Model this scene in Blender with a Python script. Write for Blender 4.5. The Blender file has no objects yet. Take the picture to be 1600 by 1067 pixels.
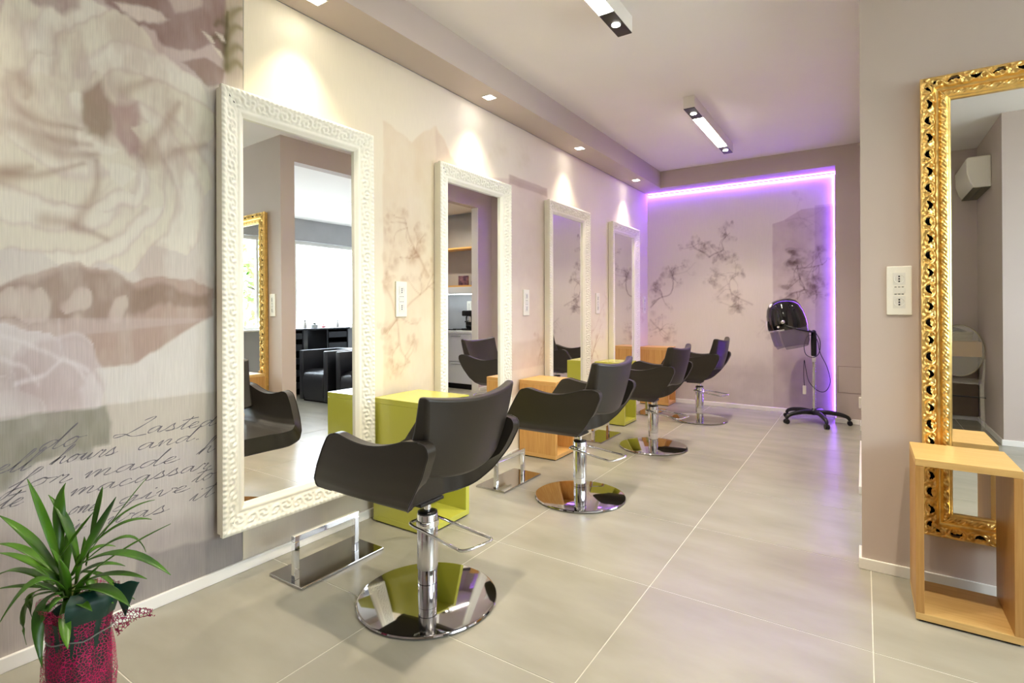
import bpy, bmesh, math, random
import numpy as np
from mathutils import Vector, Matrix

random.seed(7)
rng = np.random.RandomState(11)
sc = bpy.context.scene
COL = sc.collection
PI = math.pi

# ---------------------------------------------------------------- camera
cam_d = bpy.data.cameras.new('camera')
cam = bpy.data.objects.new('camera', cam_d)
COL.objects.link(cam)
cam_d.sensor_width = 36.0
cam_d.lens = 827.8 / 1600.0 * 36.0
cam_d.shift_y = -(533.5 - 478.2) / 1600.0
cam_d.clip_start = 0.02
cam.location = (2.383, 0.0, 1.2)
cam.rotation_euler = (math.radians(90 + 0.319), math.radians(0.092), math.radians(33.57))
sc.camera = cam

# ---------------------------------------------------------------- world / exposure
world = bpy.data.worlds.new('sky')
sc.world = world
world.use_nodes = True
bg = world.node_tree.nodes['Background']
bg.inputs['Color'].default_value = (0.78, 0.88, 1.0, 1)
bg.inputs['Strength'].default_value = SKY_STRENGTH = 9.0
sc.view_settings.view_transform = 'Standard'
sc.view_settings.look = 'None'
sc.view_settings.gamma = 1.0
sc.view_settings.use_curve_mapping = False
sc.view_settings.exposure = 1.05
sc.cycles.use_denoising = True
sc.cycles.caustics_reflective = True
sc.cycles.blur_glossy = 0.5
sc.cycles.sample_clamp_indirect = 8.0
sc.cycles.max_bounces = 7
sc.cycles.use_adaptive_sampling = True
sc.cycles.adaptive_threshold = 0.025

def area_portal(name, loc, rot, sx, sy):
    l = bpy.data.lights.new(name, 'AREA')
    l.shape = 'RECTANGLE'; l.size = sx; l.size_y = sy; l.energy = 1.0
    l.cycles.is_portal = True
    o = bpy.data.objects.new(name, l); COL.objects.link(o)
    o.location = loc; o.rotation_euler = rot
    return o
# windows in the street wall (x = 5.5): portals that guide the daylight
area_portal('window_portal', (5.62, 1.35, 1.695), (0, math.radians(90), 0), 1.43, 2.6)
area_portal('window_portal', (5.62, 5.15, 1.695), (0, math.radians(90), 0), 1.43, 3.2)

SPOT_W = 24.0        # recessed wall washers
LINEAR_S = 22.0       # diffusers of the linear ceiling lamps
LED_S = 44.0         # violet strip

# ---------------------------------------------------------------- helpers
def s2l(c):
    return tuple(((v / 12.92) if v <= 0.04045 else ((v + 0.055) / 1.055) ** 2.4) for v in c)
def rgb(r, g, b):
    return s2l((r / 255.0, g / 255.0, b / 255.0))

MATS = {}
def mat(name, color, rough=0.5, metal=0.0, var=0.0, vscale=6.0, bump=0.0, bscale=40.0, stretch=(1, 1, 1),
        emit=None, estr=0.0, spec=0.5, coat=0.0, color2=None, detail=4.0):
    if name in MATS: return MATS[name]
    m = bpy.data.materials.new(name); m.use_nodes = True
    nt = m.node_tree; b = nt.nodes['Principled BSDF']
    b.inputs['Base Color'].default_value = (*color, 1)
    b.inputs['Roughness'].default_value = rough
    b.inputs['Metallic'].default_value = metal
    b.inputs['Specular IOR Level'].default_value = spec
    b.inputs['Coat Weight'].default_value = coat
    tc = nt.nodes.new('ShaderNodeTexCoord'); mp = nt.nodes.new('ShaderNodeMapping')
    nt.links.new(tc.outputs['Object'], mp.inputs['Vector'])
    mp.inputs['Scale'].default_value = stretch
    if var > 0 or color2 is not None:
        n = nt.nodes.new('ShaderNodeTexNoise'); n.inputs['Scale'].default_value = vscale; n.inputs['Detail'].default_value = detail
        nt.links.new(mp.outputs['Vector'], n.inputs['Vector'])
        r = nt.nodes.new('ShaderNodeValToRGB')
        c2 = color2 if color2 is not None else tuple(v * (1 - var) for v in color)
        r.color_ramp.elements[0].position = 0.32; r.color_ramp.elements[1].position = 0.68
        r.color_ramp.elements[0].color = (*c2, 1); r.color_ramp.elements[1].color = (*color, 1)
        nt.links.new(n.outputs['Fac'], r.inputs['Fac']); nt.links.new(r.outputs['Color'], b.inputs['Base Color'])
    if bump > 0:
        n2 = nt.nodes.new('ShaderNodeTexNoise'); n2.inputs['Scale'].default_value = bscale; n2.inputs['Detail'].default_value = 3
        nt.links.new(mp.outputs['Vector'], n2.inputs['Vector'])
        bp = nt.nodes.new('ShaderNodeBump'); bp.inputs['Strength'].default_value = bump; bp.inputs['Distance'].default_value = 0.01
        nt.links.new(n2.outputs['Fac'], bp.inputs['Height']); nt.links.new(bp.outputs['Normal'], b.inputs['Normal'])
    if emit is not None:
        b.inputs['Emission Color'].default_value = (*emit, 1); b.inputs['Emission Strength'].default_value = estr
    MATS[name] = m
    return m

def wood(name, c1, c2, axis='z', scale=1.0, rough=0.45):
    m = bpy.data.materials.new(name); m.use_nodes = True
    nt = m.node_tree; b = nt.nodes['Principled BSDF']; b.inputs['Roughness'].default_value = rough
    tc = nt.nodes.new('ShaderNodeTexCoord'); mp = nt.nodes.new('ShaderNodeMapping')
    st = {'z': (38, 38, 1.6), 'x': (1.6, 38, 38), 'y': (38, 1.6, 38)}[axis]
    mp.inputs['Scale'].default_value = tuple(v * scale for v in st)
    nt.links.new(tc.outputs['Object'], mp.inputs['Vector'])
    n = nt.nodes.new('ShaderNodeTexNoise'); n.inputs['Scale'].default_value = 2.2; n.inputs['Detail'].default_value = 6; n.inputs['Roughness'].default_value = 0.65
    nt.links.new(mp.outputs['Vector'], n.inputs['Vector'])
    r = nt.nodes.new('ShaderNodeValToRGB'); r.color_ramp.elements[0].position = 0.3; r.color_ramp.elements[1].position = 0.7
    r.color_ramp.elements[0].color = (*c2, 1); r.color_ramp.elements[1].color = (*c1, 1)
    nt.links.new(n.outputs['Fac'], r.inputs['Fac']); nt.links.new(r.outputs['Color'], b.inputs['Base Color'])
    bp = nt.nodes.new('ShaderNodeBump'); bp.inputs['Strength'].default_value = 0.12; bp.inputs['Distance'].default_value = 0.002
    nt.links.new(n.outputs['Fac'], bp.inputs['Height']); nt.links.new(bp.outputs['Normal'], b.inputs['Normal'])
    return m

def link_mesh(name, verts, faces, material, parent=None, smooth=False):
    me = bpy.data.meshes.new(name)
    me.from_pydata([tuple(map(float, v)) for v in verts], [], [tuple(int(i) for i in f) for f in faces])
    if smooth: me.shade_smooth()
    if material is not None: me.materials.append(material)
    o = bpy.data.objects.new(name, me); COL.objects.link(o)
    if parent is not None: o.parent = parent
    return o

class MB:
    """collects primitives into ONE mesh"""
    def __init__(s): s.v = []; s.f = []
    def add(s, vs, fs):
        k = len(s.v); s.v += [tuple(v) for v in vs]; s.f += [tuple(i + k for i in f) for f in fs]; return s
    def box(s, a, b, bev=0.0):
        x0, y0, z0 = a; x1, y1, z1 = b
        x0, x1 = min(x0, x1), max(x0, x1); y0, y1 = min(y0, y1), max(y0, y1); z0, z1 = min(z0, z1), max(z0, z1)
        if bev <= 0:
            vs = [(x0, y0, z0), (x1, y0, z0), (x1, y1, z0), (x0, y1, z0), (x0, y0, z1), (x1, y0, z1), (x1, y1, z1), (x0, y1, z1)]
            return s.add(vs, [(0, 3, 2, 1), (4, 5, 6, 7), (0, 1, 5, 4), (1, 2, 6, 5), (2, 3, 7, 6), (3, 0, 4, 7)])
        bm = bmesh.new()
        bmesh.ops.create_cube(bm, size=1.0)
        for v in bm.verts:
            v.co = Vector(((x0 + x1) / 2 + v.co.x * (x1 - x0), (y0 + y1) / 2 + v.co.y * (y1 - y0), (z0 + z1) / 2 + v.co.z * (z1 - z0)))
        bmesh.ops.bevel(bm, geom=list(bm.edges), offset=bev, segments=2, affect='EDGES', profile=0.5)
        bm.verts.ensure_lookup_table(); bm.verts.index_update()
        s.add([v.co[:] for v in bm.verts], [[v.index for v in f.verts] for f in bm.faces]); bm.free(); return s
    def lathe(s, prof, n=32, c=(0, 0, 0), axis='z', cap=True):
        """prof: list of (radius, height)"""
        vs = []; fs = []
        for (r, h) in prof:
            for i in range(n):
                t = 2 * PI * i / n; p = (r * math.cos(t), r * math.sin(t), h)
                if axis == 'x': p = (p[2], p[0], p[1])
                if axis == 'y': p = (p[1], p[2], p[0])
                vs.append((p[0] + c[0], p[1] + c[1], p[2] + c[2]))
        for k in range(len(prof) - 1):
            for i in range(n):
                j = (i + 1) % n
                fs.append((k * n + i, k * n + j, (k + 1) * n + j, (k + 1) * n + i))
        if cap:
            fs.append(tuple(range(n - 1, -1, -1))); m = (len(prof) - 1) * n; fs.append(tuple(range(m, m + n)))
        return s.add(vs, fs)
    def tube(s, pts, r, n=8, close=False, rad=None):
        pts = [Vector(p) for p in pts]; vs = []; fs = []; N = len(pts); up = None
        for i, p in enumerate(pts):
            if close: d = pts[(i + 1) % N] - pts[i - 1]
            else: d = pts[min(i + 1, N - 1)] - pts[max(i - 1, 0)]
            d.normalize()
            if up is None:
                up = Vector((0, 0, 1)) if abs(d.z) < 0.9 else Vector((1, 0, 0))
            a = d.cross(up); 
            if a.length < 1e-5: a = d.orthogonal()
            a.normalize(); b = a.cross(d).normalized(); up = b
            rr = r if rad is None else rad[i]
            for k in range(n):
                t = 2 * PI * k / n
                vs.append((p + a * math.cos(t) * rr + b * math.sin(t) * rr)[:])
        m = N if close else N - 1
        for i in range(m):
            i2 = (i + 1) % N
            for k in range(n):
                k2 = (k + 1) % n
                fs.append((i * n + k, i * n + k2, i2 * n + k2, i2 * n + k))
        if not close:
            fs.append(tuple(range(n - 1, -1, -1))); fs.append(tuple(range((N - 1) * n, N * n)))
        return s.add(vs, fs)
    def build(s, name, m, parent=None, smooth=False):
        return link_mesh(name, s.v, s.f, m, parent, smooth)

def tag(o, label, cat, group=None):
    o['label'] = label; o['category'] = cat
    if group: o['group'] = group
    return o
def thing(name, label, cat, loc=(0, 0, 0), rz=0.0, group=None):
    o = bpy.data.objects.new(name, None); COL.objects.link(o)
    o.empty_display_size = 0.1; o.location = loc; o.rotation_euler = (0, 0, rz)
    return tag(o, label, cat, group)
def struct(o):
    o['kind'] = 'structure'; return o
def smooth_angle(o, deg=40):
    me = o.data
    me.shade_smooth()
    try: me.set_sharp_from_angle(angle=math.radians(deg))
    except Exception: pass
    return o
def copy_tree(o, parent=None):
    c = o.copy(); COL.objects.link(c)
    if parent is not None: c.parent = parent
    for ch in list(o.children): copy_tree(ch, c)
    return c
def catmull(P, n=6):
    P = [np.array(p, float) for p in P]; out = []
    Q = [2 * P[0] - P[1]] + P + [2 * P[-1] - P[-2]]
    for i in range(1, len(Q) - 2):
        a, b, c, d = Q[i - 1], Q[i], Q[i + 1], Q[i + 2]
        for k in range(n):
            t = k / n
            out.append(0.5 * (2 * b + (c - a) * t + (2 * a - 5 * b + 4 * c - d) * t * t + (3 * b - a - 3 * c + d) * t ** 3))
    out.append(P[-1]); return out

# ---------------------------------------------------------------- dimensions (metres)
YB = 6.849          # back wall
ZS = 2.712          # underside of soffit and beam
ZC = 2.917          # ceiling
XR = 2.372          # right-hand wall / end of the partition
YG = 2.943          # front of the partition that carries the gold mirror
XW = 5.5            # street wall with the windows

# ================================================================ materials of the room
M_ceil = mat('ceiling paint', rgb(243, 239, 234), 0.55, var=0.03, vscale=1.5)
M_taupe = mat('taupe paint', rgb(196, 183, 174), 0.6, var=0.04, vscale=2.0, bump=0.03, bscale=220)
M_white = mat('white lacquer', rgb(240, 238, 232), 0.35)
M_grey = mat('grey plaster', rgb(176, 176, 178), 0.7, var=0.1, vscale=3.0)
M_grout = mat('light grout', rgb(206, 202, 188), 0.8, var=0.1, vscale=30)
M_tile = mat('concrete tile', rgb(190, 184, 170), 0.26, color2=rgb(168, 162, 148), vscale=2.4, detail=9)
def tile_material():
    m = M_tile; nt = m.node_tree; b = nt.nodes['Principled BSDF']
    tc = nt.nodes.new('ShaderNodeNewGeometry')
    mp = nt.nodes.new('ShaderNodeMapping'); mp.inputs['Scale'].default_value = (1.0, 2.6, 1.0)
    mp.inputs['Rotation'].default_value = (0, 0, 0.5)
    n = nt.nodes.new('ShaderNodeTexNoise'); n.inputs['Scale'].default_value = 2.2; n.inputs['Detail'].default_value = 5; n.inputs['Roughness'].default_value = 0.5
    nt.links.new(tc.outputs['Position'], mp.inputs['Vector']); nt.links.new(mp.outputs['Vector'], n.inputs['Vector'])
    r = nt.nodes.new('ShaderNodeValToRGB'); e = r.color_ramp.elements
    e[0].position = 0.3; e[0].color = (*rgb(148, 145, 131), 1); e[1].position = 0.7; e[1].color = (*rgb(162, 159, 145), 1)
    nt.links.new(n.outputs['Fac'], r.inputs['Fac']); nt.links.new(r.outputs['Color'], b.inputs['Base Color'])
    b.inputs['Roughness'].default_value = 0.27
tile_material()

# ================================================================ floor with single tiles
floor = struct(MB().box((-0.2, -1.8, -0.12), (XW + 0.2, YB + 0.2, -0.0012)).build('floor', M_grout))
xs = [0.0] + [0.006 + 0.8 * k for k in range(1, 7)] + [XW]
ys = [-1.62] + [0.748 * k for k in range(-2, 10)] + [YB]
shared = {}
for i in range(len(xs) - 1):
    for j in range(len(ys) - 1):
        w = round(xs[i + 1] - xs[i] - 0.004, 4); d = round(ys[j + 1] - ys[j] - 0.004, 4)
        if w < 0.05 or d < 0.05: continue
        if (w, d) not in shared:
            t = MB().box((0, 0, -0.01), (w, d, 0.0), 0.0008).build('tile', M_tile, floor); shared[(w, d)] = t.data
        else:
            t = bpy.data.objects.new('tile', shared[(w, d)]); COL.objects.link(t); t.parent = floor
        t.location = (xs[i] + 0.002, ys[j] + 0.002, 0.0)

# ================================================================ ceilings
ce = MB().box((-0.1, -1.72, ZC), (XW + 0.1, YG + 0.05, ZC + 0.1)).box((-0.1, YG + 0.05, ZC), (XR + 0.05, YB + 0.1, ZC + 0.1))
ce.box((XR + 0.05, YG + 0.1, 2.775), (XW + 0.1, YB + 0.1, 2.9))
struct(ce.build('ceiling', M_ceil))
struct(MB().box((0.0, -1.62, ZS), (0.27, YB, ZC)).build('trim_1', M_taupe))                 # soffit over the mirrors
struct(MB().box((0.27, 6.548, ZS), (XR, YB, ZC)).build('trim_2', M_taupe))                 # beam in front of the back wall

# ================================================================ walls
struct(MB().box((2.14, 6.548, 0), (XR, YB, ZS)).build('wall_pilaster', M_taupe))
wr = MB()
wr.box((XR, 3.09, 2.69), (2.49, 4.10, ZC)).box((XR, 4.10, 0), (2.49, 5.53, ZC)).box((XR, 5.53, 2.69), (2.49, 6.22, ZC)).box((XR, 6.22, 0), (2.49, YB, ZC))
struct(wr.build('wall_right', M_taupe))
struct(MB().box((XR, YG, 0), (XW, 3.09, ZC)).build('wall_partition', M_taupe))
struct(MB().box((-0.1, -1.72, 0), (3.50, -1.62, ZC)).build('wall_front', M_taupe))
struct(MB().box((3.40, -1.62, 0), (3.50, -0.40, ZC)).box((3.50, -0.50, 0), (XW, -0.40, ZC)).build('wall_entrance', M_taupe))
# street wall with two window openings
W = MB(); Y0, Y1 = -0.5, YB + 0.1
for (a, b) in ((Y0, 0.05), (2.65, 3.55), (6.75, Y1)): W.box((XW, a, 0), (XW + 0.2, b, ZC))
for (a, b) in ((0.05, 2.65), (3.55, 6.75)): W.box((XW, a, 0), (XW + 0.2, b, 0.975)); W.box((XW, a, 2.415), (XW + 0.2, b, ZC))
struct(W.build('wall_street', M_grey))
M_pane = bpy.data.materials.new('window pane'); M_pane.use_nodes = True
nt = M_pane.node_tree; nt.nodes.clear()
o_ = nt.nodes.new('ShaderNodeOutputMaterial'); mx = nt.nodes.new('ShaderNodeMixShader'); tr = nt.nodes.new('ShaderNodeBsdfTransparent'); gl = nt.nodes.new('ShaderNodeBsdfGlossy')
gl.inputs['Roughness'].default_value = 0.02; mx.inputs['Fac'].default_value = 0.06
nt.links.new(tr.outputs[0], mx.inputs[1]); nt.links.new(gl.outputs[0], mx.inputs[2]); nt.links.new(mx.outputs[0], o_.inputs[0])
for k, (a, b, n) in enumerate(((0.05, 2.65, 2), (3.55, 6.75, 2))):
    f = MB()
    f.box((5.56, a, 0.975), (5.62, b, 1.03)).box((5.56, a, 2.36), (5.62, b, 2.415)).box((5.56, a, 1.03), (5.62, a + 0.06, 2.36)).box((5.56, b - 0.06, 1.03), (5.62, b, 2.36))
    win = struct(f.build('window_%d' % (k + 1), M_white))
    for q in range(n):
        c0 = a + 0.06 + (b - a - 0.12) * q / n; c1 = a + 0.06 + (b - a - 0.12) * (q + 1) / n
        MB().box((5.585, c0, 1.03), (5.589, c1, 2.36)).build('pane', M_pane, win)
        if q: MB().box((5.57, c0 - 0.02, 1.03), (5.61, c0 + 0.02, 2.36)).build('mullion', M_white, win)
    MB().box((5.36, a - 0.03, 0.95), (5.56, b + 0.03, 0.977), 0.004).build('window_sill', M_white, win)
# kitchen niche behind the doorway
kn = MB().box((2.49, 5.40, 0), (3.75, 5.48, 2.70)).box((3.67, 5.48, 0), (3.75, YB, 2.70)).box((2.49, 6.78, 0), (3.67, YB, 2.70))
struct(kn.build('wall_kitchen', M_grey))
struct(MB().box((XR + 0.004, 6.206, 0), (2.49, 6.2195, 2.69)).build('trim_4', M_white))
struct(MB().box((-0.1, YB, 0), (XW + 0.2, YB + 0.1, ZC)).build('wall_rear', M_grey))

# baseboards
def base(name, segs, h=0.05):
    m = MB()
    for a, b in segs: m.box((*a, 0.0), (*b, h), 0.003)
    return struct(m.build(name, M_white))
base('baseboard_left', [((0.0, -1.62), (0.014, YB))])
base('baseboard_back', [((0.014, YB - 0.022), (2.14, YB - 0.008))])
base('baseboard_pilaster', [((2.127, 6.535), (XR, 6.548)), ((2.127, 6.548), (2.14, YB - 0.03))])
base('baseboard_partition', [((XR - 0.012, YG - 0.012), (XW, YG)), ((XR - 0.012, YG), (XR, 3.09))])
base('baseboard_right', [((XR - 0.020, 4.10), (XR, 5.53)), ((XR - 0.024, 6.22), (XR, 6.535))])
base('baseboard_front', [((0.014, -1.62), (3.40, -1.606)), ((3.386, -1.606), (3.40, -0.40)), ((3.386, -0.40), (XW, -0.386))])
# access flap in the pilaster
fl = struct(MB().box((2.158, 6.543, 0.32), (2.362, 6.5485, 0.59), 0.002).build('trim_3', M_taupe))
MB().box((2.152, 6.5465, 0.314), (2.368, 6.5475, 0.596)).build('flap_gap_shade', mat('taupe shadow gap', rgb(150, 136, 128), 0.6), fl)  # darker taupe stands in for shade in the gap round the flap

# ================================================================ printed wallpaper: colours painted on a fine wall grid
def n2(shape, cells, seed, oct=4):
    r = np.random.RandomState(seed); H, Wd = shape; out = np.zeros(shape); amp = 1.0; tot = 0
    for k in range(oct):
        cz = max(2, int(cells[0] * 2 ** k)); cy = max(2, int(cells[1] * 2 ** k)); g = r.rand(cz + 1, cy + 1)
        z = np.linspace(0, cz - 1e-6, H); y = np.linspace(0, cy - 1e-6, Wd); zi = z.astype(int); yi = y.astype(int)
        fz = (z - zi)[:, None]; fy = (y - yi)[None]; fz = fz * fz * (3 - 2 * fz); fy = fy * fy * (3 - 2 * fy)
        a = g[zi][:, yi]; b = g[zi][:, yi + 1]; c = g[zi + 1][:, yi]; d = g[zi + 1][:, yi + 1]
        out += amp * ((a * (1 - fy) + b * fy) * (1 - fz) + (c * (1 - fy) + d * fy) * fz); tot += amp; amp *= 0.5
    return out / tot
class Paper:
    """a vertical sheet: u runs along the wall, z up; .c is linear colour"""
    def __init__(s, us, zs, base, seed=1):
        s.us = np.array(us); s.zs = np.array(zs); s.U, s.Z = np.meshgrid(s.us, s.zs)
        s.c = np.ones(s.U.shape + (3,)) * np.array(s2l(tuple(v / 255 for v in base)))
        L = s.us[-1] - s.us[0]
        s.na = n2(s.U.shape, (10, max(3, int(4 * L))), seed) - 0.5
        s.nb = n2(s.U.shape, (30, max(3, int(12 * L))), seed + 1, 3) - 0.5
        s.nc = n2(s.U.shape, (3, max(3, int(1.2 * L))), seed + 2, 3) - 0.5
    def win(s, u0, u1, z0, z1):
        a, b = np.searchsorted(s.us, [u0, u1]); c, d = np.searchsorted(s.zs, [z0, z1])
        return slice(c, max(c + 1, d)), slice(a, max(a + 1, b))
    def mix(s, w, a, col):
        col = np.array(s2l(tuple(v / 255 for v in col))); a = np.clip(a, 0, 1)[..., None]
        s.c[w] = s.c[w] * (1 - a) + col * a
    def mul(s, w, a, col):
        col = np.array(col); a = np.clip(a, 0, 1)[..., None]
        s.c[w] = s.c[w] * (1 - a * (1 - col))
    def poly(s, pts, col, op=1.0, soft=0.02, warp=0.03, grain=0.5, light=None):
        P = np.array(pts); m = 0.1
        w = s.win(P[:, 0].min() - m, P[:, 0].max() + m, P[:, 1].min() - m, P[:, 1].max() + m)
        u = s.U[w] + s.na[w] * warp + s.nb[w] * warp * 0.5; z = s.Z[w] + s.nb[w] * warp * 0.7 - s.na[w] * warp * 0.6
        ins = np.zeros(u.shape, bool); dist = np.full(u.shape, 9.0)
        for i in range(len(P)):
            x0, y0 = P[i]; x1, y1 = P[(i + 1) % len(P)]
            if y0 != y1:
                t = (z - y0) / (y1 - y0); ins ^= ((y0 > z) != (y1 > z)) & (u < x0 + t * (x1 - x0))
            dx, dy = x1 - x0, y1 - y0; L2 = dx * dx + dy * dy + 1e-12
            t = np.clip(((u - x0) * dx + (z - y0) * dy) / L2, 0, 1)
            dist = np.minimum(dist, np.hypot(u - x0 - t * dx, z - y0 - t * dy))
        sd = np.where(ins, dist, -dist); a = np.clip(sd / soft + 0.5, 0, 1); a = a * a * (3 - 2 * a)
        a = a * op * (1 + grain * (s.na[w] * 1.2 + s.nb[w] * 0.8))
        s.mix(w, a, col)
        if light is not None:     # rim of the petal
            rim = np.exp(-((sd - soft) / (soft * 1.2)) ** 2) * 0.5 * op
            s.mix(w, rim, light)
    def petal(s, base, tip, width, col, edge, op=0.9, shade=None):
        """leaf-shaped petal from base to tip with veins"""
        b = np.array(base); t = np.array(tip); L = np.linalg.norm(t - b); d = (t - b) / L; n = np.array([-d[1], d[0]])
        m = max(L, width) * 1.1
        w = s.win(min(b[0], t[0]) - width, max(b[0], t[0]) + width, min(b[1], t[1]) - width, max(b[1], t[1]) + width)
        u = s.U[w] + s.na[w] * 0.12 + s.nb[w] * 0.012; z = s.Z[w] + s.nb[w] * 0.018 - s.na[w] * 0.10
        p = ((u - b[0]) * d[0] + (z - b[1]) * d[1]) / L; q = ((u - b[0]) * n[0] + (z - b[1]) * n[1]) / width
        hw = np.clip(np.sin(np.clip(p, 0, 1) ** 0.75 * PI), 0, 1) ** 0.6
        sd = (hw * 0.5 - np.abs(q)) * width; sd = np.where((p < 0) | (p > 1), -0.05, sd)
        a = np.clip(sd / 0.018 + 0.5, 0, 1); a = a * a * (3 - 2 * a)
        s.mix(w, a * op, col)
        vein = (0.5 + 0.5 * np.sin(q * 15 + s.na[w] * 22 + base[0] * 40 + tip[1] * 30)) ** 3 * np.clip(1 - p, 0, 1) * np.clip(0.5 + 2.2 * s.nb[w], 0, 1)
        s.mix(w, a * op * vein * 0.4, shade or edge)
        s.mix(w, a * op * np.clip(1 - p * 2.0 + 0.9 * s.na[w], 0, 1) * 0.6, shade or edge)
        rim = np.exp(-((sd - 0.004) / 0.012) ** 2) * op * 0.35 * (q > 0)
        s.mix(w, rim, edge)
    def stroke(s, pts, wd, ink, col=(0.42, 0.36, 0.36)):
        P = np.array(catmull(pts, 5)); m = 0.04
        w = s.win(P[:, 0].min() - m, P[:, 0].max() + m, P[:, 1].min() - m, P[:, 1].max() + m)
        u = s.U[w] + s.nb[w] * 0.012; z = s.Z[w] + s.na[w] * 0.02; a = np.zeros(u.shape); N = len(P) - 1
        for i in range(N):
            x0, y0 = P[i]; x1, y1 = P[i + 1]; dx, dy = x1 - x0, y1 - y0; L2 = dx * dx + dy * dy + 1e-12
            t = np.clip(((u - x0) * dx + (z - y0) * dy) / L2, 0, 1); d = np.hypot(u - x0 - t * dx, z - y0 - t * dy)
            r = wd * (1 - 0.65 * i / N); a = np.maximum(a, np.exp(-(d / r) ** 2))
        s.mul(w, a * ink, col)
    def bloom(s, c, r, ink, seed=0, col=(0.45, 0.38, 0.38)):
        w = s.win(c[0] - 1.5 * r, c[0] + 1.5 * r, c[1] - 1.5 * r, c[1] + 1.5 * r); rr = np.random.RandomState(seed)
        u = s.U[w] - c[0] + s.nb[w] * 0.055 + s.na[w] * 0.03; z = s.Z[w] - c[1] + s.na[w] * 0.05 - s.nb[w] * 0.04; a = np.zeros(u.shape); wd = max(0.005, r * 0.07)
        for k in range(9):
            t = rr.rand() * 2 * PI; pr = r * (0.2 + 0.22 * rr.rand()); q = r * (0.25 + 0.6 * rr.rand()); px, pz = math.cos(t) * q, math.sin(t) * q
            d = np.hypot((u - px) * (0.7 + 0.7 * rr.rand()), z - pz); lit = 0.25 + 0.75 * rr.rand()
            f = np.clip(1 - d / pr, 0, 1); a = np.maximum(a, lit * (1.05 * f ** 0.5 * np.clip(0.45 + 2.4 * s.nb[w], 0, 1)))
            if k % 3 == 0: a = np.maximum(a, 0.75 * lit * np.exp(-((d - pr) / wd) ** 2) * np.clip(0.4 + 3 * s.nb[w], 0, 1))
        a = np.maximum(a, 0.6 * np.exp(-(np.hypot(u, z) / (r * 0.2)) ** 2))
        s.mul(w, a * ink, col)
    def spray(s, pts, r, ink, seed, nb=7, wd=0.012, col=(0.45, 0.38, 0.38)):
        """a branch with twigs and blossoms"""
        rr = np.random.RandomState(seed); s.stroke(pts, wd, ink, col); P = np.array(catmull(pts, 4))
        for k in range(nb):
            p = P[rr.randint(len(P) // 4, len(P))]; t = rr.rand() * 2 * PI; L = r * (0.8 + 1.6 * rr.rand())
            q = p + np.array([math.cos(t), math.sin(t)]) * L; mid = (p + q) / 2 + (rr.rand(2) - 0.5) * L * 0.5
            s.stroke([p, mid, q], wd * 0.5, ink * 0.9, col); s.bloom(q, r * (0.55 + 0.6 * rr.rand()), min(1, 1.5 * ink * (0.6 + 0.4 * rr.rand())), seed * 31 + k, col)
    def build(s, name, put, material, parent=None):
        H, Wd = s.U.shape; v = put(s.U.ravel(), s.Z.ravel())
        idx = np.arange(H * Wd).reshape(H, Wd)
        f = np.stack([idx[:-1, :-1], idx[:-1, 1:], idx[1:, 1:], idx[1:, :-1]], -1).reshape(-1, 4)
        me = bpy.data.meshes.new(name)
        me.vertices.add(len(v)); me.vertices.foreach_set('co', v.ravel().astype(np.float32))
        me.loops.add(f.size); me.loops.foreach_set('vertex_index', f.ravel().astype(np.int32))
        me.polygons.add(len(f)); me.polygons.foreach_set('loop_start', np.arange(0, f.size, 4, dtype=np.int32))
        me.update(calc_edges=True)
        at = me.color_attributes.new('print', 'FLOAT_COLOR', 'POINT')
        at.data.foreach_set('color', np.concatenate([np.clip(s.c, 0, 1).reshape(-1, 3), np.ones((H * Wd, 1))], 1).ravel().astype(np.float32))
        me.materials.append(material); o = bpy.data.objects.new(name, me); COL.objects.link(o)
        if parent: o.parent = parent
        return o
def paper_material(name, along):
    m = bpy.data.materials.new(name); m.use_nodes = True; nt = m.node_tree; b = nt.nodes['Principled BSDF']; b.inputs['Roughness'].default_value = 0.62
    b.inputs['Specular IOR Level'].default_value = 0.35
    at = nt.nodes.new('ShaderNodeVertexColor'); at.layer_name = 'print'
    tc = nt.nodes.new('ShaderNodeTexCoord'); mp = nt.nodes.new('ShaderNodeMapping'); nt.links.new(tc.outputs['Object'], mp.inputs['Vector'])
    mp.inputs['Scale'].default_value = (300, 300, 9) 
    n = nt.nodes.new('ShaderNodeTexNoise'); n.inputs['Scale'].default_value = 1.0; n.inputs['Detail'].default_value = 3; nt.links.new(mp.outputs['Vector'], n.inputs['Vector'])
    mr = nt.nodes.new('ShaderNodeMapRange'); mr.inputs['From Min'].default_value = 0.3; mr.inputs['From Max'].default_value = 0.7; mr.inputs['To Min'].default_value = along; mr.inputs['To Max'].default_value = 1.0
    nt.links.new(n.outputs['Fac'], mr.inputs['Value'])
    mx = nt.nodes.new('ShaderNodeMixRGB'); mx.blend_type = 'MULTIPLY'; mx.inputs['Fac'].default_value = 1
    nt.links.new(at.outputs['Color'], mx.inputs['Color1']); nt.links.new(mr.outputs['Result'], mx.inputs['Color2']); nt.links.new(mx.outputs['Color'], b.inputs['Base Color'])
    bp = nt.nodes.new('ShaderNodeBump'); bp.inputs['Strength'].default_value = 0.15; bp.inputs['Distance'].default_value = 0.002
    nt.links.new(n.outputs['Fac'], bp.inputs['Height']); nt.links.new(bp.outputs['Normal'], b.inputs['Normal'])
    return m
M_paper = paper_material('woven wallpaper', 0.86)
M_paper2 = paper_material('smooth wallpaper', 0.955)

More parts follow.
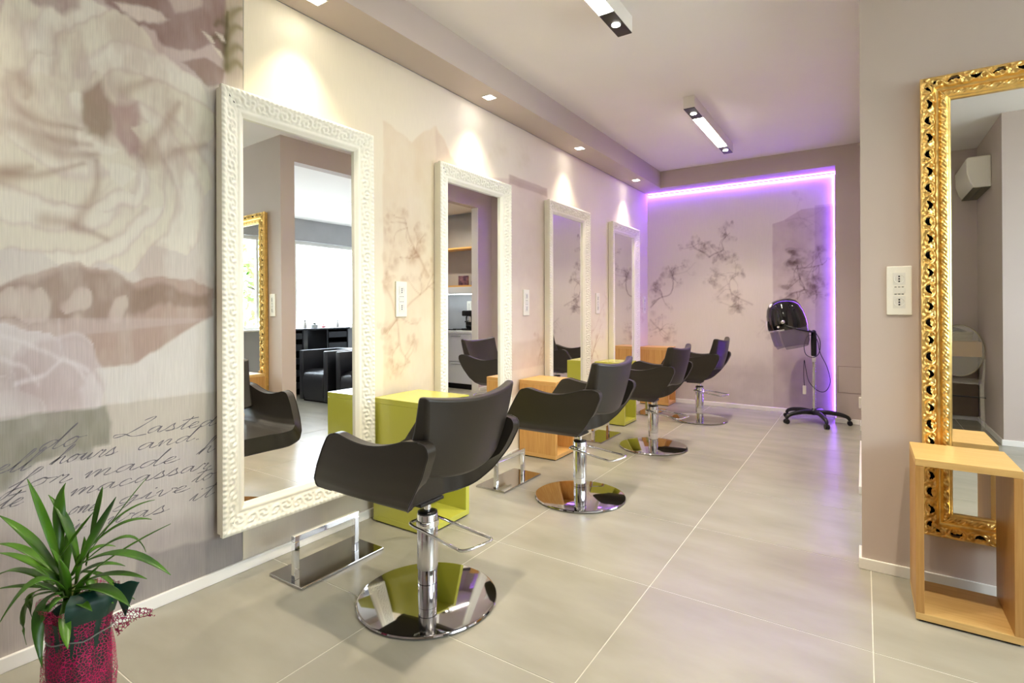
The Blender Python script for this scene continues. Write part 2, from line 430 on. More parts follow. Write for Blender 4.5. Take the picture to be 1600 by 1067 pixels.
# ---- flower sheet (y -1.5 .. 1.35)
A = Paper(np.concatenate([np.arange(-1.62, 0.3, 0.04), np.arange(0.3, 1.3501, 0.0062)]), np.arange(0, ZS + 0.004, 0.0072), (226, 220, 208), 3)
full = (slice(None), slice(None))
A.mix(full, 0.5 + 1.1 * A.nc, (214, 204, 196))
CREAM = (230, 223, 204); WHITE = (235, 229, 214); MAUVE = (170, 146, 140); DEEP = (140, 112, 106); PINK = (196, 172, 166); TAN = (160, 138, 116); SAGE = (150, 146, 130)
A.poly([(0.249, 2.207), (1.348, 2.808), (1.348, 2.275), (1.204, 2.194), (0.889, 2.182), (0.62, 2.187), (0.25, 1.985)], PINK, 0.7, 0.05)
# big bloom: outer petals first
FC = (0.83, 1.878)
for tp, wd, cl in [((0.432, 2.062), 0.42, 0), ((0.553, 2.287), 0.46, 0), ((0.727, 2.351), 0.42, 1), ((0.921, 2.321), 0.4, 0), ((1.138, 2.198), 0.42, 1), ((1.246, 2.037), 0.36, 0), ((1.205, 1.744), 0.36, 0), ((1.1, 1.453), 0.44, 1), ((0.89, 1.359), 0.44, 0), ((0.674, 1.368), 0.46, 1), ((0.508, 1.419), 0.46, 0), ((0.392, 1.566), 0.5, 1), ((0.364, 1.797), 0.5, 0)]:
    A.petal(FC, tp, wd, (CREAM, WHITE)[cl], PINK, 0.92, MAUVE)
for tp, wd, cl in [((0.62, 2.075), 0.26, 1), ((0.746, 2.196), 0.26, 0), ((0.889, 2.207), 0.24, 1), ((1.037, 2.108), 0.24, 0), ((1.087, 1.882), 0.26, 1), ((0.979, 1.648), 0.28, 0), ((0.787, 1.591), 0.28, 1), ((0.638, 1.612), 0.28, 0), ((0.554, 1.769), 0.28, 1), ((0.57, 1.947), 0.26, 0)]:
    A.petal(FC, tp, wd, (CREAM, WHITE)[cl], PINK, 0.9, MAUVE)
for tp, wd, cl in [((0.757, 1.763), 0.1, 1), ((0.868, 1.678), 0.12, 0), ((0.709, 1.972), 0.1, 1), ((0.978, 1.932), 0.1, 0), ((0.806, 2.076), 0.1, 0)]:
    A.petal(FC, tp, wd, (CREAM, WHITE)[cl], PINK, 0.95, PINK)
A.poly([(0.753, 1.998), (0.816, 2.056), (0.843, 1.98), (0.837, 1.88), (0.816, 1.838), (0.763, 1.836), (0.738, 1.911)], TAN, 0.85, 0.03, 0.05)
A.poly([(0.83, 1.976), (0.922, 2.012), (0.937, 1.959), (0.944, 1.846), (0.9, 1.815), (0.847, 1.858)], (178, 148, 140), 0.8, 0.03, 0.05)
A.poly([(0.738, 1.805), (0.786, 1.825), (0.858, 1.812), (0.831, 1.786), (0.767, 1.777)], WHITE, 0.9, 0.012, 0.02)
A.poly([(0.816, 1.753), (0.89, 1.762), (0.916, 1.738), (0.868, 1.674), (0.831, 1.696)], WHITE, 0.9, 0.012, 0.02)
A.poly([(0.9, 1.91), (0.974, 1.944), (0.99, 1.91), (0.951, 1.861)], CREAM, 0.8, 0.012, 0.02)
for k, q in enumerate([[(0.57, 1.882), (0.638, 1.858), (0.738, 1.864)], [(0.562, 1.825), (0.655, 1.807), (0.767, 1.813)], [(0.621, 1.775), (0.691, 1.759), (0.786, 1.782)], [(0.523, 1.654), (0.621, 1.664), (0.748, 1.737)], [(0.944, 1.821), (1.025, 1.972), (1.074, 2.067)], [(0.956, 1.798), (1.075, 1.866), (1.178, 1.919)], [(0.729, 1.512), (0.787, 1.639), (0.786, 1.758)], [(0.639, 1.511), (0.71, 1.505), (0.817, 1.463)], [(0.523, 1.633), (0.563, 1.667), (0.596, 1.687)], [(0.57, 1.99), (0.595, 1.966), (0.587, 1.931)], [(0.868, 2.049), (0.922, 2.093), (0.967, 2.122)]]):
    A.stroke(q, 0.022 + 0.006 * (k % 3), 0.75, (0.66, 0.56, 0.52))
A.mix(full, np.clip(0.55 * (A.na + 0.7 * A.nb) * 2.2, 0, 0.4) * (A.Z > 1.25), (188, 164, 150))
# dark leaves above right
A.poly([(0.789, 2.382), (1.265, 2.619), (1.283, 2.483), (1.26, 2.343), (1.204, 2.374), (1.124, 2.308), (1.03, 2.269), (0.989, 2.312), (0.899, 2.326), (0.815, 2.337)], (150, 122, 114), 0.85, 0.018, 0.05)
A.poly([(0.569, 2.273), (0.727, 2.351), (0.731, 2.302), (0.69, 2.259), (0.62, 2.258)], MAUVE, 0.8, 0.03, 0.05)
A.poly([(0.846, 2.366), (0.966, 2.408), (1.029, 2.396), (0.996, 2.349), (0.899, 2.331)], (222, 208, 196), 0.9, 0.02, 0.04)
A.poly([(1.02, 2.492), (1.15, 2.556), (1.156, 2.509), (1.049, 2.437)], (214, 198, 188), 0.8, 0.02, 0.04)
A.poly([(1.079, 2.241), (1.172, 2.299), (1.26, 2.277), (1.246, 2.214), (1.183, 2.175), (1.125, 2.22)], (150, 122, 108), 0.85, 0.014, 0.03)
A.poly([(1.265, 2.619), (1.354, 2.663), (1.355, 2.217), (1.266, 2.216)], (196, 182, 150), 0.6, 0.02, 0.02)
OL = (0.42, 0.42, 0.22)
A.stroke([(1.272, 2.275), (1.269, 2.418), (1.28, 2.539)], 0.014, 0.8, OL)
for q in [[(1.272, 2.42), (1.312, 2.484), (1.342, 2.491)], [(1.272, 2.347), (1.318, 2.398), (1.348, 2.393)], [(1.277, 2.292), (1.318, 2.328), (1.348, 2.31)], [(1.266, 2.388), (1.232, 2.408), (1.204, 2.385)], [(1.28, 2.51), (1.312, 2.56), (1.342, 2.586)], [(1.271, 2.477), (1.237, 2.479), (1.221, 2.455)]]:
    A.stroke(q, 0.024, 0.75, OL)
for q in [[(1.172, 2.411), (1.204, 2.385), (1.221, 2.375)], [(1.218, 2.363), (1.246, 2.34), (1.255, 2.321)], [(1.232, 2.426), (1.254, 2.412), (1.266, 2.4)]]: 
    A.poly([(q[0][0] - .01, q[0][1]), (q[1][0], q[1][1] + .014), (q[2][0], q[2][1]), (q[1][0] - .005, q[1][1] - .012)], (226, 216, 198), 0.9, 0.01, 0.01)
# leaf belt under the bloom
A.poly([(0.252, 1.227), (0.524, 1.277), (0.588, 1.318), (0.714, 1.376), (0.823, 1.355), (0.901, 1.304), (0.961, 1.327), (1.126, 1.335), (1.222, 1.289), (1.223, 1.176), (1.081, 1.097), (1.003, 1.033), (0.891, 0.981), (0.788, 0.985), (0.623, 1.031), (0.253, 0.987)], (186, 163, 150), 0.9, 0.012, 0.035, 0.8)
A.poly([(0.379, 1.228), (0.588, 1.296), (0.72, 1.367), (0.823, 1.345), (0.912, 1.29), (1.027, 1.299), (1.206, 1.266), (1.201, 1.216), (1.027, 1.215), (0.869, 1.17), (0.693, 1.168), (0.379, 1.159)], (148, 125, 108), 0.6, 0.03, 0.06, 0.9)
for a, b, wd in [((0.675, 1.209), (0.745, 1.303), 0.07), ((0.572, 1.176), (0.605, 1.297), 0.07), ((0.828, 1.161), (0.874, 1.259), 0.05), ((0.524, 1.166), (0.556, 1.273), 0.06)]: A.petal(a, b, wd, (214, 202, 190), PINK, 0.8, PINK)
A.poly([(0.253, 1.175), (1.223, 1.162), (1.223, 1.154), (0.253, 1.061)], (214, 200, 198), 0.35, 0.012, 0.0)
# lower left bloom
for tp, wd, cl in [((0.818, 0.92), 0.3, 0), ((0.75, 0.717), 0.34, 1), ((0.59, 0.685), 0.36, 0), ((0.436, 0.843), 0.36, 1), ((0.622, 1.142), 0.3, 1), ((0.788, 1.066), 0.24, 0)]:
    A.petal((0.557, 0.972), tp, wd, ((206, 192, 190), (220, 212, 210))[cl], (230, 224, 224), 0.9, (176, 156, 152))
for q in [[(0.525, 1.113), (0.606, 1.077), (0.684, 1.022), (0.769, 0.977)], [(0.675, 1.164), (0.679, 1.095), (0.688, 1.038)], [(0.688, 1.026), (0.64, 0.974), (0.557, 0.951)], [(0.693, 1.026), (0.73, 0.988), (0.759, 0.95)], [(0.525, 1.039), (0.589, 1.001), (0.623, 0.943)]]: 
    P_ = np.array(q); A.poly([(p[0], p[1] + .008) for p in q] + [(p[0], p[1] - .008) for p in q[::-1]], (232, 226, 226), 0.6, 0.016, 0.02)
# pale ground and the darker lower sheet
A.poly([(0.788, 0.985), (0.891, 0.981), (1.003, 1.033), (1.081, 1.097), (1.223, 1.176), (1.223, 0.838), (0.818, 0.84), (0.808, 0.921)], (228, 224, 218), 0.8, 0.02, 0.03)
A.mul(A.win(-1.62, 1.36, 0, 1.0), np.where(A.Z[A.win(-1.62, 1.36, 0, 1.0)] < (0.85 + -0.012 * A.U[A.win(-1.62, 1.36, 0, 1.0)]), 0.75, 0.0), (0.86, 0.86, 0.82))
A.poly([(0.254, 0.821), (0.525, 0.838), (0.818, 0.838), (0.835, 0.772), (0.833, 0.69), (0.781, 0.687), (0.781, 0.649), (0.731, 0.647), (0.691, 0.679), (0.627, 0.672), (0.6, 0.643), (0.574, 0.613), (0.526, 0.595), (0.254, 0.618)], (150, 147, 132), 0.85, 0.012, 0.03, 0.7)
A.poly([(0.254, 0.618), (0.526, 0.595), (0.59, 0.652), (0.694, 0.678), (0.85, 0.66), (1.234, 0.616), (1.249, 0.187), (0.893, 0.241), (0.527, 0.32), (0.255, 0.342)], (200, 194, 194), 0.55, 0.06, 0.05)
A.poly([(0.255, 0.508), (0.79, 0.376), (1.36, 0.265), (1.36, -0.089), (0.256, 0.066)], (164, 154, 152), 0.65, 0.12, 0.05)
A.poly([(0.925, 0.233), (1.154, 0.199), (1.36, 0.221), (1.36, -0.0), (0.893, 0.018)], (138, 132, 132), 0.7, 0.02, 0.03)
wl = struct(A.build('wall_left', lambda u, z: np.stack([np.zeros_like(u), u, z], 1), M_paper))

# ---- blossom sheet on the left wall (y 1.35 .. back wall)
B = Paper(np.concatenate([np.arange(1.35, 3.2, 0.0085), np.arange(3.2, YB + 0.005, 0.0135)]), np.arange(0, ZS + 0.004, 0.009), (236, 227, 206), 23)
B.mix(full, 0.45 + 1.0 * B.nc, (230, 218, 206))
B.mix(full, np.clip((3.0 - B.U) / 1.2, 0, 1) * 0.6, (238, 226, 190))  # warm light of the soffit spots put into the nearer paper's colour
B.poly([(2.205, -0.1), (2.205, 2.33), (2.45, 2.26), (2.66, 2.42), (2.68, 2.43), (2.9, 2.2), (3.1, 2.0), (3.5, -0.1)], (222, 200, 168), 0.5, 0.016, 0.05, 0.9)
B.poly([(2.675, 0.8), (2.675, 2.42), (2.9, 2.2), (3.2, 1.9), (3.2, 0.8)], (206, 180, 162), 0.35, 0.02, 0.06, 0.9)
B.poly([(3.2, 0.7), (3.2, 2.2), (3.6, 2.26), (4.17, 2.265), (4.17, 0.7)], (208, 186, 176), 0.55, 0.014, 0.01, 0.6)
B.poly([(3.55, 2.215), (3.55, 2.29), (4.17, 2.29), (4.17, 2.215)], (176, 150, 136), 0.6, 0.014, 0.015, 0.6)
for c_ in ((3.38, 2.42), (3.72, 2.40)):
    B.bloom(c_, 0.2, 0.28, 5, (0.7, 0.62, 0.5))
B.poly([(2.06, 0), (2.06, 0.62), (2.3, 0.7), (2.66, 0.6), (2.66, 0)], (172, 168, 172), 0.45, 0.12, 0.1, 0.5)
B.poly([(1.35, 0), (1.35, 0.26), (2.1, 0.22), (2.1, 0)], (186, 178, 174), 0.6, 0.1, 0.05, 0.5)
BR = (0.66, 0.50, 0.40)
B.spray([(2.22, 1.059), (2.304, 1.134), (2.424, 1.233), (2.552, 1.317), (2.651, 1.383)], 0.075, 0.42, 4, 6, 0.012, col=BR)
B.spray([(2.2, 1.364), (2.272, 1.251), (2.325, 1.094), (2.346, 0.955), (2.424, 0.87)], 0.07, 0.40, 9, 9, 0.01, col=BR)
B.spray([(2.601, 1.423), (2.511, 1.542), (2.424, 1.656), (2.38, 1.771)], 0.075, 0.48, 17, 9, 0.01, col=BR)
for c_, r_ in [((2.38, 1.751), 0.08), ((2.493, 1.685), 0.07), ((2.262, 1.452), 0.08), ((2.304, 0.997), 0.09), ((2.553, 1.608), 0.07), ((2.241, 1.327), 0.08), ((2.601, 1.508), 0.06), ((2.401, 0.884), 0.07)]: B.bloom(c_, r_, 0.7, int(r_ * 1000) + 3, BR)
B.spray([(4.0, 0.72), (4.06, 0.85), (4.13, 0.92)], 0.08, 0.5, 33, 7, col=BR)
B.poly([(3.55, 0.5), (3.55, 0.92), (4.17, 0.95), (4.17, 0.5)], (196, 172, 150), 0.5, 0.05, 0.05, 0.8)
B.spray([(5.05, 0.6), (5.15, 0.75), (5.25, 0.9)], 0.09, 0.55, 35, 8, col=BR); B.spray([(4.95, 0.9), (5.2, 1.0), (5.4, 1.25)], 0.09, 0.2, 36, 6, col=BR)
B.spray([(6.5, 0.9), (6.6, 1.15), (6.75, 1.3)], 0.09, 0.3, 37, 6, col=BR)
wl2 = B.build('wallpaper', lambda u, z: np.stack([np.zeros_like(u), u, z], 1), M_paper2, wl)
MB().box((-0.12, -1.72, 0), (-0.004, YB + 0.1, ZC)).build('masonry', M_grey, wl)

# ---- back wall sheet
Cc = Paper(np.arange(0, 2.1451, 0.0082), np.arange(0, ZS + 0.004, 0.0088), (238, 231, 221), 51)
Cc.mix(full, 0.45 + 1.1 * Cc.nc, (224, 214, 206))
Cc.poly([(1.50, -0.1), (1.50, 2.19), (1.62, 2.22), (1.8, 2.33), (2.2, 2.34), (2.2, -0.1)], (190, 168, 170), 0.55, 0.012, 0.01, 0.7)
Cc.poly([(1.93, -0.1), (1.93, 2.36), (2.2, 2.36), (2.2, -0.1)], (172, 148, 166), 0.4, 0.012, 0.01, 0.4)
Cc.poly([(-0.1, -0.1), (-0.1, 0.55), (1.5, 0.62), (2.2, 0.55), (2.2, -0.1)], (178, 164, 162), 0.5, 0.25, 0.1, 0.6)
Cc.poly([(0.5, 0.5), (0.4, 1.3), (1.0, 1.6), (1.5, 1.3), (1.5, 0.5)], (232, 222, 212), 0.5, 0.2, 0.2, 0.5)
for q, r_, i_, sd, nb in [([(0.043, 1.221), (0.155, 1.338), (0.306, 1.402), (0.34, 1.583), (0.274, 1.759)], 0.085, 0.62, 3, 9), ([(0.034, 1.052), (0.154, 0.927), (0.188, 0.928), (0.279, 0.847)], 0.085, 0.42, 5, 9), ([(0.786, 1.839), (0.862, 1.882), (0.952, 1.924), (0.937, 2.019), (1.027, 2.122)], 0.085, 0.6, 7, 9), ([(0.786, 1.839), (0.709, 1.907), (0.607, 1.962), (0.568, 2.046)], 0.08, 0.5, 8, 7), ([(1.275, 1.247), (1.133, 1.325), (1.039, 1.404), (1.025, 1.529), (1.112, 1.604)], 0.085, 0.42, 11, 9), ([(1.133, 1.325), (1.067, 1.233), (1.009, 1.218)], 0.075, 0.36, 12, 6), ([(0.8, 1.695), (0.891, 1.628), (0.98, 1.593)], 0.07, 0.3, 13, 6), ([(0.323, 1.633), (0.487, 1.668), (0.567, 1.721)], 0.06, 0.2, 14, 3), ([(1.597, 1.29), (1.716, 1.377), (1.819, 1.418), (1.781, 1.543), (1.756, 1.69)], 0.1, 0.75, 15, 8), ([(1.743, 1.654), (1.858, 1.664), (2.002, 1.686)], 0.09, 0.65, 16, 9), ([(1.781, 1.47), (1.857, 1.396), (1.895, 1.345)], 0.05, 0.5, 17, 4), ([(1.92, 1.467), (1.939, 1.394), (1.951, 1.344)], 0.07, 0.5, 18, 6), ([(1.379, 1.065), (1.481, 0.977), (1.549, 0.918)], 0.08, 0.28, 19, 6), ([(1.64, 2.213), (1.784, 2.236), (1.91, 2.152)], 0.1, 0.2, 20, 6)]:
    Cc.spray(q, r_, i_, sd, nb, 0.011)
for c_, r_ in [((0.257, 1.719), 0.13), ((1.704, 1.766), 0.12), ((1.808, 1.782), 0.11), ((1.756, 1.815), 0.11), ((0.709, 1.907), 0.12), ((1.027, 2.216), 0.07), ((1.026, 2.044), 0.09), ((1.011, 1.827), 0.1), ((1.63, 1.363), 0.12), ((1.939, 1.445), 0.1), ((0.271, 0.888), 0.11), ((0.104, 1.372), 0.11), ((1.112, 1.62), 0.12), ((0.876, 1.534), 0.1), ((0.584, 2.028), 0.1), ((1.06, 1.218), 0.12)]: Cc.bloom(c_, r_, 0.85, int(r_ * 900))
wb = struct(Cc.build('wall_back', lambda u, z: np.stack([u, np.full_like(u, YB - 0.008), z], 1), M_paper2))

# ================================================================ handwriting printed on the flower sheet
GL = {
 'a': ([(.95,.85),(.55,1.0),(.12,.55),(.2,.05),(.6,.2),(.95,.95),(.9,.2),(1.1,0),(1.5,.35)], 1.4),
 'c': ([(.8,.72),(.55,1.0),(.12,.55),(.25,.02),(.7,.1),(1.2,.4)], 1.1),
 'd': ([(.95,.85),(.55,1.0),(.12,.55),(.2,.05),(.6,.2),(1.0,1.1),(1.3,2.5),(1.2,2.3),(.95,.3),(1.15,0),(1.55,.35)], 1.45),
 'e': ([(.0,.25),(.6,.6),(.7,.95),(.4,.95),(.12,.45),(.3,.02),(.75,.1),(1.15,.4)], 1.05),
 'f': ([(0,.2),(.5,1.2),(.85,2.3),(.6,2.4),(.45,1.2),(.3,-.9),(.1,-1.1),(.2,-.3),(1.0,.4)], .95),
 'g': ([(.95,.85),(.55,1.0),(.12,.55),(.2,.05),(.6,.2),(.95,.95),(.75,-.5),(.4,-1.1),(.1,-.9),(.5,-.2),(1.4,.35)], 1.35),
 'h': ([(0,.1),(.55,1.3),(.9,2.4),(.65,2.4),(.4,1.0),(.2,0),(.5,.8),(.85,1.0),(.85,.3),(1.05,0),(1.45,.35)], 1.35),
 'i': ([(0,.2),(.4,1.0),(.3,.2),(.5,0),(.9,.35)], .8),
 'l': ([(0,.2),(.5,1.2),(.8,2.3),(.6,2.4),(.35,1.2),(.3,.1),(.6,.05),(.95,.4)], .85),
 'm': ([(0,.5),(.25,1.0),(.2,0),(.5,.85),(.75,.95),(.65,0),(.95,.85),(1.25,.95),(1.15,.1),(1.4,0),(1.8,.35)], 1.7),
 'n': ([(0,.5),(.25,1.0),(.2,0),(.55,.85),(.85,.95),(.75,.15),(.95,0),(1.4,.35)], 1.3),
 'o': ([(.5,1.0),(.1,.5),(.3,0),(.75,.3),(.75,.9),(.5,1.0),(.8,.85),(1.3,.9)], 1.15),
 'r': ([(0,.2),(.35,1.1),(.45,.9),(.75,1.0),(.6,.2),(.8,0),(1.2,.4)], 1.05),
 's': ([(0,.2),(.5,1.2),(.55,.8),(.8,.3),(.5,0),(.15,.1),(.7,.1),(1.2,.4)], 1.05),
 't': ([(0,.2),(.5,1.1),(.75,2.0),(.45,.6),(.45,.05),(.7,.05),(1.1,.4)], .95),
 'u': ([(0,.3),(.3,1.0),(.2,.2),(.5,.05),(.85,.9),(.8,.15),(1.0,0),(1.4,.35)], 1.3),
 'v': ([(0,.6),(.3,1.0),(.35,.1),(.5,0),(.95,.7),(.9,1.0),(1.3,.85)], 1.15),
 'w': ([(0,.6),(.25,1.0),(.25,.1),(.45,.05),(.7,.9),(.7,.1),(.95,.05),(1.3,.8),(1.2,1.0),(1.6,.85)], 1.5),
 'L': ([(.9,2.2),(1.5,2.7),(1.6,2.4),(1.0,1.2),(.3,.2),(-.4,-.1),(-.5,.3),(.2,.3),(1.0,-.2),(2.0,-.1)], 1.9),
 '.': ([(.3,0),(.4,.08),(.5,.02)], .6),
}
HW = MB()
def ribbon(pts, wd, x):
    P = [np.array(p) for p in pts]; vs = []; n = len(P)
    for i, p in enumerate(P):
        d = P[min(i + 1, n - 1)] - P[max(i - 1, 0)]; L = np.linalg.norm(d) + 1e-9; d = d / L
        r = wd * (0.55 + 0.45 * max(0.0, -d[1]) + 0.25 * math.sin(i * 0.9))
        vs += [(x, p[0] - d[1] * r, p[1] + d[0] * r), (x, p[0] + d[1] * r, p[1] - d[0] * r)]
    HW.add(vs, [(2 * i, 2 * i + 1, 2 * i + 3, 2 * i + 2) for i in range(n - 1)])
kk = 0
for wtxt, p0, p1, xh in [('Lasted', (0.866, 0.712), (1.218, 0.692), 0.024), ('do', (0.617, 0.71), (0.735, 0.711), 0.03), ('and.', (0.918, 0.647), (1.159, 0.643), 0.022), ('ell', (0.507, 0.659), (0.593, 0.654), 0.028), ('hours', (0.651, 0.655), (0.846, 0.648), 0.024), ('made', (0.746, 0.582), (1.067, 0.568), 0.023), ('h', (1.143, 0.577), (1.212, 0.578), 0.026), ('for', (0.542, 0.599), (0.702, 0.583), 0.026), ('macassar', (0.705, 0.529), (1.193, 0.51), 0.022), ('to', (1.122, 0.463), (1.213, 0.46), 0.024), ('it', (1.112, 0.385), (1.207, 0.386), 0.026), ('give', (0.854, 0.456), (1.107, 0.435), 0.023), ('te', (0.514, 0.544), (0.574, 0.538), 0.026), ('one', (0.702, 0.464), (0.785, 0.456), 0.024), ('was', (0.813, 0.392), (1.024, 0.372), 0.024), ('in', (0.695, 0.404), (0.751, 0.399), 0.022)]:
    p0 = np.array(p0); p1 = np.array(p1); adv = sum(GL[c][1] for c in wtxt); L = np.linalg.norm(p1 - p0); sx = L / adv
    d = (p1 - p0) / L; n_ = np.array([-d[1], d[0]]); x = 0.0
    for c in wtxt:
        g, a = GL[c]
        pts = [p0 + d * (sx * (x + q[0]) + 0.75 * xh * q[1]) + n_ * xh * q[1] for q in g]
        ribbon(catmull(pts, 5), 0.0021, 0.0004 + 0.00012 * (kk % 3)); kk += 1
        if c == 't': ribbon([p0 + d * (sx * (x + q[0]) + 0.75 * xh * q[1]) + n_ * xh * q[1] for q in ((.0, 1.45), (.6, 1.6), (1.3, 1.75))], 0.0021, 0.0007)
        if c == 'i': ribbon([p0 + d * (sx * (x + q[0]) + 0.75 * xh * q[1]) + n_ * xh * q[1] for q in ((.45, 1.5), (.55, 1.6))], 0.0025, 0.0007)
        x += a
hw = HW.build('handwriting', mat('grey ink', rgb(118, 114, 120), 0.8), wl)
hw['label'] = 'slanted grey cursive handwriting printed across the lower flower wallpaper'

# ================================================================ white carved mirrors
def carved_frame(name, Wd, H, fw, prof, relief, mat_, parent, step=0.005, nu=24, hole=None, mat_edge=None):
    """rectangular frame in local coordinates: x out of the wall, y 0..Wd, z 0..H; prof(u) height, relief(u,s) carving"""
    V = []; Fc = []
    us = np.linspace(0, 1, nu)
    for side in range(4):
        L = Wd if side % 2 == 0 else H; n = int(L / step); n += n % 2
        tv = np.linspace(0, 1, n + 1); k0 = len(V)
        for iu, u in enumerate(us):
            a = u * fw + tv * (L - 2 * u * fw); s = a - L / 2
            h = prof(u) + relief(u, s)
            for j in range(n + 1):
                b = u * fw
                if side == 0: y, z = a[j], b
                elif side == 1: y, z = Wd - b, a[j]
                elif side == 2: y, z = Wd - a[j], H - b
                else: y, z = b, H - a[j]
                V.append((h[j] if hasattr(h, '__len__') else h, y, z))
        for iu in range(nu - 1):
            for j in range(n):
                if hole is not None:
                    u = (us[iu] + us[iu + 1]) / 2; t = (tv[j] + tv[j + 1]) / 2
                    if hole(u, u * fw + t * (L - 2 * u * fw) - L / 2, L): continue
                q = k0 + iu * (n + 1) + j
                Fc.append((q, q + 1, q + n + 2, q + n + 1))
    # outer sides and inner rebate
    h0 = prof(0.0); h1 = prof(1.0)
    m = MB(); m.v = V; m.f = Fc
    o = m.build(name, mat_, parent); o.data.shade_smooth()
    e = MB(); c = [(0, 0), (Wd, 0), (Wd, H), (0, H)]; t = 0.006
    for i in range(4):
        (y0, z0), (y1, z1) = c[i], c[(i + 1) % 4]; k = len(e.v)
        iy0, iz0 = (t if y0 == 0 else Wd - t), (t if z0 == 0 else H - t); iy1, iz1 = (t if y1 == 0 else Wd - t), (t if z1 == 0 else H - t)
        e.add([(0, iy0, iz0), (0, iy1, iz1), (h0 * .55, iy1, iz1), (h0 * .55, iy0, iz0), (h0 * .62, y0, z0), (h0 * .62, y1, z1), (h0, y1, z1), (h0, y0, z0)],
              [(0, 1, 2, 3), (3, 2, 5, 4), (4, 5, 6, 7)])
    c2 = [(fw, fw), (Wd - fw, fw), (Wd - fw, H - fw), (fw, H - fw)]
    for i in range(4):
        (y0, z0), (y1, z1) = c2[i], c2[(i + 1) % 4]
        e.add([(h1, y0, z0), (h1, y1, z1), (0.012, y1, z1), (0.012, y0, z0)], [(0, 1, 2, 3)])
    e.build('frame_edge', mat_edge or mat_, parent)
    return o
M_mirror = mat('mirror glass', (0.93, 0.95, 0.94), 0.0, 1.0)
M_frame = mat('white carved wood', rgb(246, 243, 226), 0.42, var=0.03, vscale=14)
M_back = mat('black backing', rgb(12, 9, 6), 0.9)
MH, MW, FW = 1.965, 0.845, 0.112
def wprof(u):
    pts = [(0, .058), (.05, .062), (.12, .064), (.2, .058), (.55, .046), (.66, .042), (.70, .036), (.76, .04), (.84, .041), (.9, .034), (1, .026)]
    return float(np.interp(u, [p[0] for p in pts], [p[1] for p in pts]))
def wrel(u, s):
    s = np.asarray(s, float); r = np.zeros_like(s)
    if u < 0.2: r = r + 0.0036 * math.exp(-((u - .09) / .06) ** 2) * np.cos(2 * PI * s / 0.0235)
    if 0.16 < u < 0.70:
        q = (u - .43) / .27; e = math.exp(-(q / .85) ** 4); p = 0.058; k = np.round(s / p); ds = s - k * p
        sg = np.where(k % 2 == 0, 1.0, -1.0); du = (q * .27) * FW - 0.004 * sg
        d = np.hypot(ds * 0.9, du * 1.25); an = np.arctan2(ds * sg, du)
        r = r + e * (0.0040 * np.cos(d * 270 + an) + 0.0022 * np.cos(an * 5 + d * 90) + 0.0010 * np.cos(2 * PI * s / p * 2 + q * 4))
    return r
def white_mirror(label):
    t = thing('wall_mirror', label, 'mirror', group='white framed mirrors along the left wall')
    carved_frame('frame', MW, MH, FW, wprof, wrel, M_frame, t)
    MB().box((0.010, FW - 0.012, FW - 0.012), (0.0145, MW - FW + 0.012, MH - FW + 0.012)).build('mirror_glass', M_mirror, t)
    MB().box((0.001, 0.012, 0.012), (0.008, MW - 0.012, MH - 0.012)).build('backing', M_back, t)
    return t
m0 = white_mirror('white carved mirror nearest the camera, beside the flower wallpaper')
mirrors = [(1.213, m0)]
for y, lb in ((2.648, 'white carved mirror second from the flower wallpaper, behind the first green box'),
              (4.105, 'white carved mirror third from the flower wallpaper'),
              (5.535, 'white carved mirror farthest away, next to the violet lit back wall')):
    c = copy_tree(m0); c['label'] = lb; mirrors.append((y, c))
for y, o in mirrors: o.location = (0.004, y, 0.215)
m0.location = (0.028, 1.213, 0.215); m0.rotation_euler = (0, math.radians(-0.45), math.radians(-0.75))

# ================================================================ gilt mirror on the partition
def gold_mat():
    m = mat('gilded wood', (1.0, 0.69, 0.24), 0.30, 1.0, var=0.2, vscale=30)
    return m
M_gold = gold_mat()
GH, GW, GF = 1.975, 0.95, 0.104
def gprof(u):
    pts = [(0, .036), (.03, .044), (.25, .052), (.44, .046), (.50, .034), (.58, .030), (.64, .034), (.68, .042), (.78, .046), (.86, .042), (.9, .034), (.95, .034), (1, .024)]
    return float(np.interp(u, [p[0] for p in pts], [p[1] for p in pts]))
GP = 0.0725
def hole_c(s, k): return 0.255
def grel(u, s):
    s = np.asarray(s, float); r = np.zeros_like(s)
    if 0.02 < u < 0.50:
        k = np.round(s / GP); ds = s - k * GP; sg = np.where(k % 2 == 0, 1.0, -1.0)
        du = (u - 0.255) * GF; env = math.sin(min(1, max(0, (u - .02) / .48)) * PI) ** 0.5
        d = np.hypot(ds * 0.75, du * 1.1); an = np.arctan2(ds, du * sg)
        r = r + env * (0.0045 * np.cos(d * 400 - an * 1.0 * sg) + 0.0025 * np.cos(an * 5 + d * 160) + 0.002 * np.cos(ds * 2 * PI / GP * 3 + u * 30))
    if 0.62 < u < 0.90:
        q = (u - .76) / .13; e = math.exp(-q ** 4)
        r = r + e * (0.0024 * np.cos(2 * PI * s / 0.052 + 1.6 * q) + 0.0018 * np.cos(6 * PI * s / 0.052 - 6 * q))
    return r
def ghole(u, s, L):
    k = round(s / GP); ds = s - k * GP; sg = 1 if k % 2 == 0 else -1
    if abs(s) > L / 2 - 0.045: return False
    uc = 0.265 + sg * 0.12 * (1 - (ds / 0.02) ** 2) - sg * 0.06 + ds * 1.2
    w = 0.066 * max(0.0, 1 - (abs(ds) / 0.0205) ** 4)
    return abs(ds) < 0.0205 and abs(u - uc) < w
gm = thing('gilt_mirror', 'tall gold carved mirror on the partition wall behind the open wooden box', 'mirror', (2.592, YG - 0.003, 0.222), -PI / 2)
carved_frame('frame', GW, GH, GF, gprof, grel, M_gold, gm, step=0.0036, nu=44, hole=ghole)
MB().box((0.010, GF - 0.012, GF - 0.012), (0.0145, GW - GF + 0.012, GH - GF + 0.012)).build('mirror_glass', M_mirror, gm)
